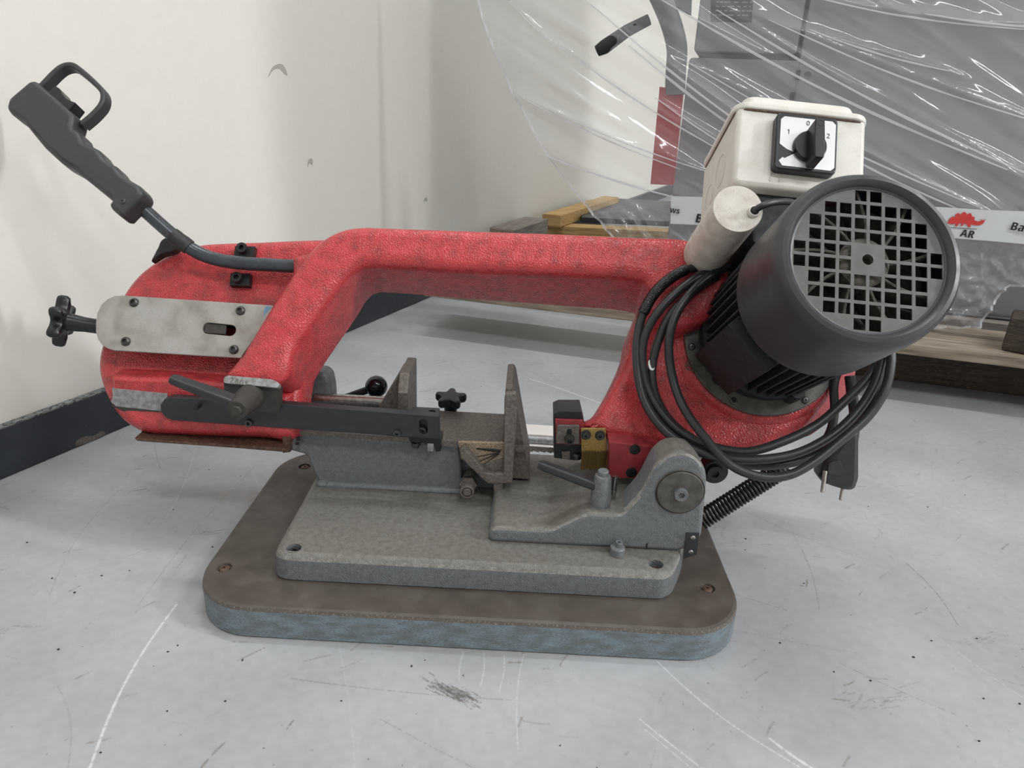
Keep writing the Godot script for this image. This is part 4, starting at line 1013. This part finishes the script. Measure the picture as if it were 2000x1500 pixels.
	obj("moulded_mark", tube(v3([-0.031, -0.04, 0.1605, -0.031, -0.031, 0.1605, -0.026, -0.0285, 0.1605, -0.021, -0.031, 0.1605, -0.021, -0.04, 0.1605]), 0.0006, 6), M.beige_worn, tbx)
	var sp := slab(round_rect(0.066, 0.066, 0.006, 5), 0.16, 0.172, 0.0015)
	var sb := obj("switch_base", sp, M.black, tbx, at3(Vector3(0.0015, 0.002, 0)))
	var face := v2([-0.027, -0.0215, -0.0235, -0.0265, 0.0235, -0.0265, 0.027, -0.023, 0.027, 0.023, 0.0235, 0.0265, -0.0235, 0.0265, -0.027, 0.023, -0.027, -0.0035, -0.02, -0.0085, -0.0115, -0.0115, -0.0125, -0.0125, -0.0215, -0.0185, -0.0235, -0.0175])
	for i in face.size(): face[i] = face[i] * 1.09 + Vector2(0.001, -0.0005)
	var sf := obj("switch_plate", slab(face, 0.1715, 0.1726, 0.0002), M.silver, sb)
	sf.set_meta("label", "silver dial plate with a torn corner, marked 1, 0 and 2")
	for k in [["1", -0.0195, 0.0105], ["0", 0.0005, 0.0228], ["2", 0.0228, 0.0105]]:
		text_mesh(k[0], 0.0052, M.ink, "numeral", sb, at3(Vector3(k[1], k[2], 0.1728)), false, false)
	g = lathe([[0.0172, 0.1726], [0.0176, 0.174], [0.0172, 0.1775], [0.0165, 0.179], [0.0, 0.179]], 40)
	var kn := obj("switch_knob", g, M.black, sb, at3(Vector3(0.0025, -0.006, 0)))
	g = prism(v2([-0.005, -0.0205, -0.0035, -0.0225, 0.0035, -0.0225, 0.005, -0.0205, 0.0056, 0.0, 0.005, 0.0205, 0.0035, 0.0225, -0.0035, 0.0225, -0.005, 0.0205, -0.0056, 0.0]), [[0.0, 0.174], [0.0, 0.1952], [0.001, 0.1965]])
	obj("knob_grip", g, M.oxide, sb, Transform3D(Basis(Vector3(0, 0, 1), 0.02), Vector3(0.0045, -0.0075, 0)))
	obj("knob_pointer", Geo.new().add(lathe([[0.0035, 0.1964], [0.0032, 0.1968], [0.0028, 0.1958], [0.0, 0.1958]], 18)), M.rust, sb, at3(Vector3(0.0044, 0.009, 0)))
	# capacitor
	var cc := Vector3(0.2062, 0.2365, 0)
	g = lathe([[0.021, 0.066], [0.0245, 0.068], [0.0255, 0.073], [0.0255, 0.188], [0.0252, 0.19], [0.0256, 0.1905], [0.0256, 0.1945], [0.0248, 0.1962], [0.0, 0.1965]], 48)
	var cp := hpart("capacitor", Geo.new().add(g, at3(cc)), M.beige_worn)
	obj("cable_nipple", Geo.new().add(lathe([[0.0062, 0.196], [0.0058, 0.2005], [0.0046, 0.2012], [0.004, 0.199]], 20), at3(cc + Vector3(0.0155, -0.003, 0))), M.beige, cp)
	obj("capacitor_lead", tube(smooth(v3([0.2217, 0.2335, 0.195, 0.2225, 0.2337, 0.2035, 0.2285, 0.2365, 0.2075, 0.242, 0.243, 0.203, 0.262, 0.2505, 0.19, 0.28, 0.254, 0.17]), 5), 0.0034, 14), M.cable, cp)

func smooth_circle(at: Vector3, r: float) -> PackedVector3Array:
	var p := PackedVector3Array()
	for i in 33: p.append(at + Vector3(0, sin(TAU * i / 32.0) * r, cos(TAU * i / 32.0) * r * 1.0))
	return p

func smooth_disc(at: Vector3, r: float) -> PackedVector3Array:
	var p := PackedVector3Array()
	for i in 25: p.append(at + Vector3(cos(TAU * i / 24.0), sin(TAU * i / 24.0), 0) * r)
	return p

func build_cables() -> void:
	var pc := Node3D.new()
	var coils := [
		v3([0.2026, 0.2202, 0.075, 0.1794, 0.2103, 0.08, 0.1533, 0.1896, 0.08, 0.1362, 0.1598, 0.076, 0.13, 0.1255, 0.072, 0.1331, 0.0868, 0.07, 0.1434, 0.0514, 0.072, 0.1658, 0.0223, 0.075, 0.1965, 0.0033, 0.08, 0.2326, -0.0039, 0.083, 0.2719, -0.0021, 0.083, 0.3117, 0.0083, 0.082, 0.3486, 0.0304, 0.082, 0.3765, 0.0592, 0.084, 0.394, 0.0906, 0.088, 0.4028, 0.1203, 0.09]),
		v3([0.2121, 0.2128, 0.08, 0.1886, 0.198, 0.085, 0.1598, 0.1695, 0.086, 0.141, 0.1394, 0.08, 0.1365, 0.1107, 0.072, 0.1432, 0.0759, 0.068, 0.1595, 0.0462, 0.068, 0.1853, 0.0221, 0.07, 0.2187, 0.0094, 0.071, 0.2582, 0.0063, 0.073, 0.2985, 0.021, 0.072, 0.3367, 0.0427, 0.07, 0.365, 0.0691, 0.072, 0.3916, 0.0996, 0.078, 0.407, 0.1289, 0.08]),
		v3([0.2299, 0.2204, 0.08, 0.1992, 0.1957, 0.09, 0.1739, 0.1626, 0.092, 0.1637, 0.1293, 0.09, 0.1688, 0.0939, 0.077, 0.1821, 0.053, 0.08, 0.2063, 0.0161, 0.089, 0.2333, -0.0121, 0.094, 0.2652, -0.0225, 0.095, 0.2955, -0.0186, 0.095, 0.3235, -0.002, 0.094, 0.3544, 0.0249, 0.094, 0.3818, 0.0515, 0.096, 0.3984, 0.0806, 0.1, 0.4055, 0.1118, 0.102, 0.4062, 0.1416, 0.1]),
		v3([0.2196, 0.2088, 0.075, 0.1953, 0.1892, 0.083, 0.1665, 0.1572, 0.084, 0.1541, 0.1265, 0.075, 0.1495, 0.0919, 0.066, 0.1577, 0.0605, 0.06, 0.178, 0.0322, 0.06, 0.2102, 0.0118, 0.064, 0.2549, -0.0065, 0.066, 0.2943, -0.0054, 0.068, 0.3324, 0.0062, 0.066, 0.3642, 0.0265, 0.066, 0.3927, 0.0559, 0.068, 0.4075, 0.0892, 0.07, 0.4143, 0.1258, 0.07])]
	var first := hpart("power_cable", tube(smooth(coils[0], 5), 0.0052, 14), M.cable)
	for k in [1, 2, 3]: obj("cable_loop", tube(smooth(coils[k], 5), 0.0051, 14), M.cable, first)
	obj("taped_length", tube(smooth(v3([0.1819, 0.2123, 0.082, 0.1671, 0.2021, 0.083, 0.1527, 0.1885, 0.083, 0.142, 0.1732, 0.08, 0.1348, 0.1566, 0.078]), 5), 0.0066, 14, []), M.shiny_tape, first)
	obj("white_scuff", slab(rounded_run(v2([0.144, 0.1018, 0.1486, 0.1058, 0.1524, 0.0988, 0.1503, 0.0915, 0.1455, 0.0935]), 3), 0.0695, 0.0716, 0.0008), M.white_print, first)
	# the plug hanging from the coil
	obj("plug_lead", tube(smooth(v3([0.382, 0.1343, 0.05, 0.3687, 0.1003, 0.045, 0.3705, 0.0676, 0.04, 0.3672, 0.0423, 0.036, 0.3538, 0.0183, 0.036]), 5), 0.0051, 14), M.cable, first)
	var z0 := -0.175
	var neck := smooth(v3([0.3865, 0.2519, -0.19, 0.3888, 0.2333, -0.18, 0.3947, 0.2125, -0.176, 0.3986, 0.19, -0.175, 0.4008, 0.163, -0.175]), 4)
	var pl := part("mains_plug", tube(neck, 0.0062, 16, []), M.cable)
	var body := fillet(v2([0.3834, 0.1911, 0.3994, 0.1947, 0.4131, 0.1329, 0.4116, 0.1173, 0.4036, 0.114, 0.3894, 0.1167, 0.3722, 0.122, 0.3645, 0.13, 0.3671, 0.1475, 0.3733, 0.1704]), 0.004, 4)
	obj("plug_body", prism(body, [[0.007, -0.19], [0.002, -0.187], [0.0, -0.182], [0.0, -0.168], [0.002, -0.163], [0.008, -0.16]]), M.cable, pl, Transform3D.IDENTITY, 60.0)
	obj("plug_recess", slab(fillet(v2([0.3699, 0.1524, 0.382, 0.1579, 0.3881, 0.1466, 0.3866, 0.1362, 0.3715, 0.1388]), 0.003, 3), -0.163, -0.1585, 0.0008), M.dusty_dark, pl)
	for p in [[Vector3(0.3679, 0.1425, -0.158), Vector3(0.3638, 0.1206, -0.145)], [Vector3(0.3993, 0.1204, -0.17), Vector3(0.3952, 0.1032, -0.16)]]:
		obj("plug_pin", tube(PackedVector3Array([p[0], p[0].lerp(p[1], 0.94), p[1]]), 0.0025, 14, [1.0, 1.0, 0.7]), M.steel, pl)
	pc.free()

# ---------------------------------------------------------------- behind the saw
func mobj(called: String, g: Geo, m: Material, parent: Node, angle := 38.0) -> MeshInstance3D:
	return obj(called, g, m, parent, MACH if parent == self else Transform3D.IDENTITY, angle)

func mthing(called: String, label: String, category: String) -> Node3D:
	var o := thing(called, label, category)
	o.transform = MACH
	return o

func build_background() -> void:
	# pallet: boards on skids
	var pal := mthing("pallet", "low weathered wooden pallet under the plastic-wrapped machine", "pallet")
	obj("deck_board", box(Vector3(2.3, 0.022, 0.2), Vector3(0.655, 0.11, -0.1), 0.002), M.plank, pal)
	for k in 3: obj("deck_board", box(Vector3(1.5, 0.022, 0.14), Vector3(1.06, 0.11, -0.34 - 0.19 * k), 0.002), M.plank_grey, pal)
	for x in [0.5, 1.25, 1.72]: obj("skid", box(Vector3(0.09, 0.098, 0.78), Vector3(x, 0.0495, -0.6), 0.003), M.dark_wood, pal)
	obj("skid", box(Vector3(1.5, 0.098, 0.07), Vector3(1.2, 0.0495, -0.17), 0.003), M.dark_wood, pal)
	var blk := mobj("timber_block", box(Vector3(0.2, 0.068, 0.09), Vector3(0.1, 0.034, -0.045), 0.004).moved(Transform3D(Basis(Vector3.UP, -0.35), Vector3(0.722, 0.1215, -0.035))), M.dark_wood, self)
	tag(blk, "dark oily timber block lying on the pallet board at the right edge", "block")
	# white rail on the floor behind the saw
	var r0 := Vector3(0.0087, 0.026, -0.4636); var r1 := Vector3(0.1522, 0.026, -0.4594)
	var dir := (r1 - r0).normalized()
	var rt := Transform3D(dir, Vector3.UP, dir.cross(Vector3.UP), (r0 + r1) * 0.5 * Vector3(1, 0, 1))
	var rail := thing("floor_rail", "white metal rail lying on the floor behind the saw vise", "rail", rt.origin)
	rail.transform = rt
	obj("rail_top", box(Vector3(0.36, 0.008, 0.04), Vector3(0, 0.022, -0.02), 0.001), M.rail, rail)
	obj("rail_bead", tube(v3([-0.18, 0.016, -0.002, 0.18, 0.016, -0.002]), 0.007, 16), M.bare, rail)
	obj("rail_foot", box(Vector3(0.36, 0.01, 0.044), Vector3(0, 0.005, -0.012), 0.001), M.rail, rail)
	# the wrapped machine
	var mc := mthing("wrapped_machine", "tall grey cabinet machine wrapped in clear plastic film behind the saw", "machine")
	var z := -0.3
	obj("cabinet", box(Vector3(1.6, 0.527, 0.7), Vector3(0.832, 0.3865, z - 0.353), 0.004), M.cabinet, mc)
	obj("upper_panel", box(Vector3(0.222, 1.336, 0.7), Vector3(0.151, 1.33, z - 0.35), 0.004), M.cabinet, mc)
	obj("side_panel", box(Vector3(1.36, 1.87, 0.7), Vector3(0.95, 1.065, z - 0.349), 0.006), M.cabinet, mc)
	obj("carcass", box(Vector3(0.2, 0.06, 0.6), Vector3(0.15, 0.655, z - 0.35), 0.001), M.cabinet, mc)
	for k in [[0.272, 0.62], [0.268, 0.575]]: obj("hinge", box(Vector3(0.009, 0.02, 0.006), Vector3(k[0], k[1], z + 0.002), 0.001), M.plain_black, mc)
	obj("door_lock", Geo.new().add(lathe([[0.0085, 0.0], [0.009, 0.002], [0.0075, 0.0025], [0.007, 0.001], [0.0, 0.001]], 24), at3(Vector3(0.292, 0.622, z))), M.cabinet, mc)
	var np := obj("rating_plate", slab(v2([0.0588, 0.7962, 0.1506, 0.7964, 0.157, 0.7229, 0.0691, 0.7237]), z - 0.001, z + 0.0015, 0.0002), M.plain_black, mc)
	for r in 9:
		var words := Geo.new()
		var x := 0.076
		while x < 0.15:
			var w := rng.randf_range(0.004, 0.014)
			words.add(box(Vector3(w, 0.0024, 0.0003), Vector3(x + w * 0.5, 0.737 + r * 0.0085, z + 0.0017), 0.0001))
			x += w + rng.randf_range(0.002, 0.008)
		var pr := obj("print_line", words, M.cabinet, np)
		pr.set_meta("kind", "stuff")
	obj("dark_label", slab(v2([-0.0502, 0.7955, 0.0193, 0.7957, 0.0252, 0.7351, -0.0198, 0.751]), z - 0.001, z + 0.002, 0.0002), M.plain_black, mc)
	# hose, handle and red stand leg at its left end
	obj("hose", tube(smooth(v3([-0.0727, 0.8102, -0.2, -0.0336, 0.7529, -0.2, -0.0061, 0.7043, -0.2, 0.0104, 0.6598, -0.2, 0.0139, 0.6142, -0.2, 0.0176, 0.5677, -0.2]), 5), 0.022, 20), M.hose, mc)
	obj("stand_leg", slab(v2([-0.0168, 0.5828, 0.0337, 0.5774, 0.0378, 0.3761, -0.0132, 0.3747]), -0.24, -0.19, 0.003), M.post_red, mc)
	obj("crank_handle", tube(v3([-0.048, 0.709, -0.14, -0.0902, 0.6862, -0.13, -0.1342, 0.6533, -0.12, -0.1489, 0.6451, -0.12]), 0.014, 18, [0.8, 0.9, 1.05, 0.8]), M.plain_black, mc)
	# added blocker shaped like a cabinet, unseen: keeps the far lamp off the wall
	var sc := mthing("added_light_blocker", "added cabinet-shaped light blocker, unseen, beyond the right end of the pallet", "cabinet")
	obj("blocker_body", box(Vector3(0.6, 2.06, 0.62), Vector3(2.5, 1.07, 0.1), 0.006), M.cabinet, sc)
	for x in [-0.149, 0.149]: obj("blocker_door", box(Vector3(0.292, 1.96, 0.018), Vector3(2.5 + x, 1.08, 0.418), 0.003), M.cabinet, sc)
	obj("blocker_plinth", box(Vector3(0.56, 0.05, 0.58), Vector3(2.5, 0.025, 0.1), 0.002), M.plain_black, sc)
	build_film()
	build_tape()
	# pine frame and grey timber lying further back by the wall
	var yt := Transform3D(Basis(Vector3.UP, -0.05), Vector3(0.06, 0, -2.14))
	var cr := thing("pine_frame", "raw pine wooden frame on the floor behind the wrapped machine", "wooden frame", yt.origin)
	obj("front_rail", box(Vector3(0.9, 0.04, 0.09), Vector3(0.44, 0.092, -0.03), 0.002), M.pine, cr)
	obj("side_rail", box(Vector3(0.075, 0.045, 0.75), Vector3(0.04, 0.1355, -0.35), 0.002).moved(Transform3D(Basis(Vector3.UP, -0.4), Vector3.ZERO)), M.pine, cr)
	for x in [0.06, 0.8]: obj("foot_block", box(Vector3(0.1, 0.071, 0.08), Vector3(x, 0.0355, -0.04), 0.002), M.pine, cr)
	obj("dark_panel", box(Vector3(0.7, 0.02, 0.7), Vector3(0.5, 0.124, -0.45), 0.002), M.skirting, cr)
	var gt := thing("grey_timber", "short weathered grey timber on the floor by the left wall", "timber", Vector3(-0.025, 0, -1.85))
	gt.rotation.y = 1.185
	obj("beam", box(Vector3(0.3, 0.16, 0.09), Vector3(0, 0.08, 0), 0.003), M.plank_grey, gt)
	obj("end_grain", box(Vector3(0.004, 0.154, 0.084), Vector3(-0.1505, 0.08, 0), 0.001), M.plank, gt)
	var cab := obj("black_cable", tube(smooth(v3([0.16, 0.012, -2.75, 0.15, 0.03, -2.62, 0.14, 0.06, -2.55, 0.13, 0.02, -2.48]), 6), 0.01, 12), M.cable, self)
	tag(cab, "black cable on the floor beside the pine frame", "cable")
	# crumbs on the floor
	var g := Geo.new()
	for p in crumbs():
		g.add(box(Vector3(rng.randf_range(0.0008, 0.0026), 0.001, rng.randf_range(0.0008, 0.002)), p, 0.0003), Transform3D.IDENTITY)
	var cr2 := obj("floor_crumbs", g, M.ink, self)
	tag(cr2, "dark metal crumbs scattered on the grey floor round the saw", "crumbs")
	cr2.set_meta("kind", "stuff")

func crumbs() -> PackedVector3Array:
	var r := PackedVector3Array()
	var q := v2([0.2716, -2.1394, 0.2818, -1.797, 0.1501, -2.6218, 1.0355, -11.9484, 0.0528, 0.1261, 0.0839, 0.1473, -0.1758, -0.5997, -0.0767, -0.7295, 2.6238, -8.2542, 0.4429, 0.0947, 0.5033, -0.4635, -0.4067, -0.3209, -0.4112, -0.4421, 0.2643, 0.0049, 0.373, 0.0254, 0.3609, -0.1321, -0.2595, 0.0976, -0.0818, 0.0313, -0.0409, 0.0492])
	for p in q:
		if absf(p.x) < 1.2 and absf(p.y) < 1.2 and (p.y > 0.02 or p.x < -0.36 or p.x > 0.27 or p.y < -0.36): r.append(Vector3(p.x, 0.0006, p.y))
	for i in 60:
		var p := Vector2(rng.randf_range(-0.6, 0.95), rng.randf_range(-0.4, 0.3))
		if p.y > 0.02 or p.x < -0.36 or p.x > 0.27: r.append(Vector3(p.x, 0.0005, p.y))
	return r

# the film: a sheet before the machine, drawn tight so that creases run down to the right
func film_depth(a: float, y: float, lines: Array) -> float:
	var d := 0.0
	for l in lines:
		var p: Vector2 = l[0]; var q: Vector2 = l[1]
		var v := (q - p).normalized()
		var w := Vector2(a, y) - p
		var along := w.dot(v) / p.distance_to(q)
		var across := w.cross(v)
		var fade := smoothstep(-0.25, 0.1, along) * (1.0 - smoothstep(0.95, 1.3, along))
		d += l[2] * fade * exp(-absf(across) / l[3])
	return d

func build_film() -> void:
	var fold := v2([-0.3597, 0.7499, -0.2341, 0.6481, -0.2464, 0.6628, 0.1471, 0.455, -0.1743, 0.7367, 0.3808, 0.3982, -0.0268, 0.7425, 0.6646, 0.4573, 0.087, 0.7251, 0.7487, 0.4345, 0.1876, 0.7081, 0.7289, 0.5352, 0.2756, 0.7446, 0.6265, 0.6973, 0.2669, 0.6913, 0.526, 0.6257, 0.039, 0.6303, 0.6292, 0.3867, -0.0803, 0.6564, 0.2946, 0.4333, -0.3093, 0.5478, 0.0559, 0.4177, -0.2251, 0.5195, 0.1323, 0.4121, -0.2549, 0.4311, 0.12, 0.3467, 0.2802, 0.5127, 0.6341, 0.3671, 0.46, 0.7204, 0.7149, 0.6988, -0.0157, 0.5594, 0.2343, 0.4293])
	var lines := []
	for i in fold.size() / 2: lines.append([fold[i * 2], fold[i * 2 + 1], rng.randf_range(0.006, 0.014), rng.randf_range(0.008, 0.02)])
	var wob := noise(3.0, 3, FastNoiseLite.TYPE_SIMPLEX_SMOOTH, 90)
	var fine := noise(9.0, 2, FastNoiseLite.TYPE_SIMPLEX_SMOOTH, 91)
	var low := v2([-0.4413, 0.7982, -0.4046, 0.7001, -0.3336, 0.5575, -0.2755, 0.474, -0.2141, 0.3946, -0.0918, 0.2702, 0.0431, 0.1555, 0.2035, 0.0775, 0.3993, 0.091, 0.5798, 0.1238, 0.7011, 0.1451, 0.7261, 0.2295, 0.7919, 0.2473, 0.8878, 0.2497])
	var top := v2([-0.43, 0.9821, -0.3421, 0.9792, -0.2568, 0.9764, -0.1637, 0.9733, -0.0636, 0.9701, 0.0331, 0.9669, 0.1266, 0.9638, 0.217, 0.9608, 0.3046, 0.958, 0.3893, 0.9552, 0.4795, 0.9522, 0.5667, 0.9494, 0.6283, 0.9474, 0.681, 0.9456])
	var st := SurfaceTool.new()
	st.begin(Mesh.PRIMITIVE_TRIANGLES); st.set_smooth_group(0)
	var nu := 300; var nv := 190
	for i in nu + 1:
		var s := i / float(nu) * (low.size() - 1)
		var k := mini(int(s), low.size() - 2)
		var a := low[k].lerp(low[k + 1], s - k); var b := top[k].lerp(top[k + 1], s - k)
		for j in nv + 1:
			var p := a.lerp(b, j / float(nv))
			var stretch := Vector2(p.x * 0.5 + p.y * 0.3, (p.y + p.x * 0.5) * 3.0)
			var d := film_depth(p.x, p.y, lines) + wob.get_noise_2d(stretch.x, stretch.y) * 0.016 + fine.get_noise_2d(stretch.x, stretch.y) * 0.003
			if p.y < 0.36: d += fine.get_noise_2d(p.x * 4.0, p.y * 4.0) * 0.017 * smoothstep(0.36, 0.28, p.y)
			st.add_vertex(Vector3(p.x, p.y, -0.12 + d))
	for i in nu:
		for j in nv:
			var a := i * (nv + 1) + j
			for k in [a, a + nv + 1, a + 1, a + 1, a + nv + 1, a + nv + 2]: st.add_index(k)
	st.generate_normals()
	st.set_material(M.film)
	var o := MeshInstance3D.new()
	o.mesh = st.commit(); o.name = "plastic_film"; o.transform = MACH
	add_child(o)
	tag(o, "creased clear plastic film draped over the grey machine", "plastic film")
	# hem along the free left and lower edge
	var hem := PackedVector3Array()
	for i in nu + 1:
		var s := i / float(nu) * (low.size() - 1)
		var k := mini(int(s), low.size() - 2)
		var p := low[k].lerp(low[k + 1], s - k)
		var stretch := Vector2(p.x * 0.5 + p.y * 0.3, (p.y + p.x * 0.5) * 3.0)
		var d := film_depth(p.x, p.y, lines) + wob.get_noise_2d(stretch.x, stretch.y) * 0.016 + fine.get_noise_2d(stretch.x, stretch.y) * 0.003
		if p.y < 0.36: d += fine.get_noise_2d(p.x * 4.0, p.y * 4.0) * 0.017 * smoothstep(0.36, 0.28, p.y)
		hem.append(Vector3(p.x, p.y, -0.12 + d))
	obj("film_hem", sweep(hem, PackedVector2Array([Vector2(-0.0025, 0), Vector2(0, -0.0005), Vector2(0.0025, 0), Vector2(0, 0.0005)]), Vector3(0, 0, 1)), M.pleat, o)
	# pleats of doubled film, whitened to paint the lamp highlights along each crease
	for i in lines.size():
		var l = lines[i]
		var path := PackedVector3Array(); var sc := []
		for k in 41:
			var q := k / 40.0
			var p: Vector2 = l[0].lerp(l[1], q)
			p += (l[1] - l[0]).orthogonal() * sin(q * PI) * 0.02
			path.append(Vector3(p.x, p.y, -0.117 + film_depth(p.x, p.y, lines) + wob.get_noise_2d(p.x * 0.5 + p.y * 0.3, (p.y + p.x * 0.5) * 3.0) * 0.016))
			sc.append(0.3 + 0.7 * sqrt(sin(clampf(q, 0.0, 1.0) * PI)) * (0.8 + 0.2 * sin(q * 17.0 + i)))
		var w := rng.randf_range(0.003, 0.006)
		obj("film_pleat_glint", sweep(path, PackedVector2Array([Vector2(-w * 0.5, 0), Vector2(0, -0.0005), Vector2(w * 0.5, 0), Vector2(0, 0.0005)]), Vector3(0, 0, 1), sc), M.pleat, o)

func build_tape() -> void:
	var b := 0.1
	var t := mthing("printed_tape", "white printed packing tape with a red dinosaur emblem across the film", "tape")
	var up := v2([0.0437, 0.3614, 0.1606, 0.367, 0.3042, 0.3717, 0.4409, 0.3761, 0.5803, 0.3801, 0.6522, 0.3809, 0.7131, 0.3829, 0.8149, 0.3845])
	var dn := v2([0.0488, 0.3024, 0.1693, 0.3083, 0.3146, 0.3145, 0.4531, 0.3184, 0.5943, 0.3219, 0.6671, 0.3225, 0.7297, 0.3213, 0.8331, 0.3222])
	var g := Geo.new()
	for i in up.size() - 1:
		var bend := 0.004 * sin(i * 1.7); var bend2 := 0.004 * sin((i + 1) * 1.7)
		var za := -b + bend; var zb := -b + bend2
		g.quad(Vector3(dn[i].x, dn[i].y, za), Vector3(dn[i + 1].x, dn[i + 1].y, zb), Vector3(up[i + 1].x, up[i + 1].y, zb), Vector3(up[i].x, up[i].y, za))
		g.quad(Vector3(up[i].x, up[i].y, za - 0.0006), Vector3(up[i + 1].x, up[i + 1].y, zb - 0.0006), Vector3(dn[i + 1].x, dn[i + 1].y, zb - 0.0006), Vector3(dn[i].x, dn[i].y, za - 0.0006))
	obj("tape_band", g, M.stripe, t)
	var z := -b + 0.0045
	var slope := -0.085
	var tilt := Basis(Vector3(0, 0, 1), slope)
	var put := func(p: Vector2) -> Transform3D: return Transform3D(tilt, Vector3(p.x, p.y, z))
	text_mesh("Bandsaws", 0.0155, M.ink, "lettering", t, put.call((v2([0.7006, 0.3522]))[0] + Vector2(0.045, -0.002)), true)
	text_mesh("ws", 0.0125, M.ink, "lettering", t, put.call((v2([0.0555, 0.3323]))[0]), true)
	text_mesh("Ba", 0.019, M.ink, "lettering", t, put.call((v2([0.1163, 0.3187]))[0]), true)
	text_mesh("AR", 0.0145, M.ink, "lettering", t, put.call((v2([0.6271, 0.3327]))[0]), true)
	obj("rule", slab(v2([0.579, 0.3425, 0.6405, 0.3439, 0.6408, 0.3429, 0.5792, 0.3416]), z - 0.0002, z + 0.0002, 0.0), M.ink, t)
	var d := v2([0.5863, 0.3502, 0.5893, 0.3605, 0.5931, 0.3638, 0.598, 0.3622, 0.5966, 0.3681, 0.6012, 0.3714, 0.6066, 0.3679, 0.6081, 0.373, 0.6122, 0.3743, 0.617, 0.3697, 0.6224, 0.3732, 0.6267, 0.3666, 0.6314, 0.366, 0.632, 0.3601, 0.6368, 0.3585, 0.6406, 0.3579, 0.6445, 0.3602, 0.6409, 0.3638, 0.6471, 0.3604, 0.6479, 0.3644, 0.6488, 0.3605, 0.6516, 0.3637, 0.6486, 0.3546, 0.6432, 0.3511, 0.6362, 0.3505, 0.6277, 0.3518, 0.629, 0.3469, 0.6257, 0.3456, 0.6195, 0.3521, 0.6151, 0.3517, 0.6145, 0.3466, 0.6116, 0.3474, 0.6122, 0.3524, 0.6062, 0.3509, 0.6056, 0.3459, 0.6021, 0.3456, 0.6018, 0.3506, 0.594, 0.3489])
	obj("dinosaur_emblem", slab(d, z - 0.0002, z + 0.0003, 0.0), M.dino, t)
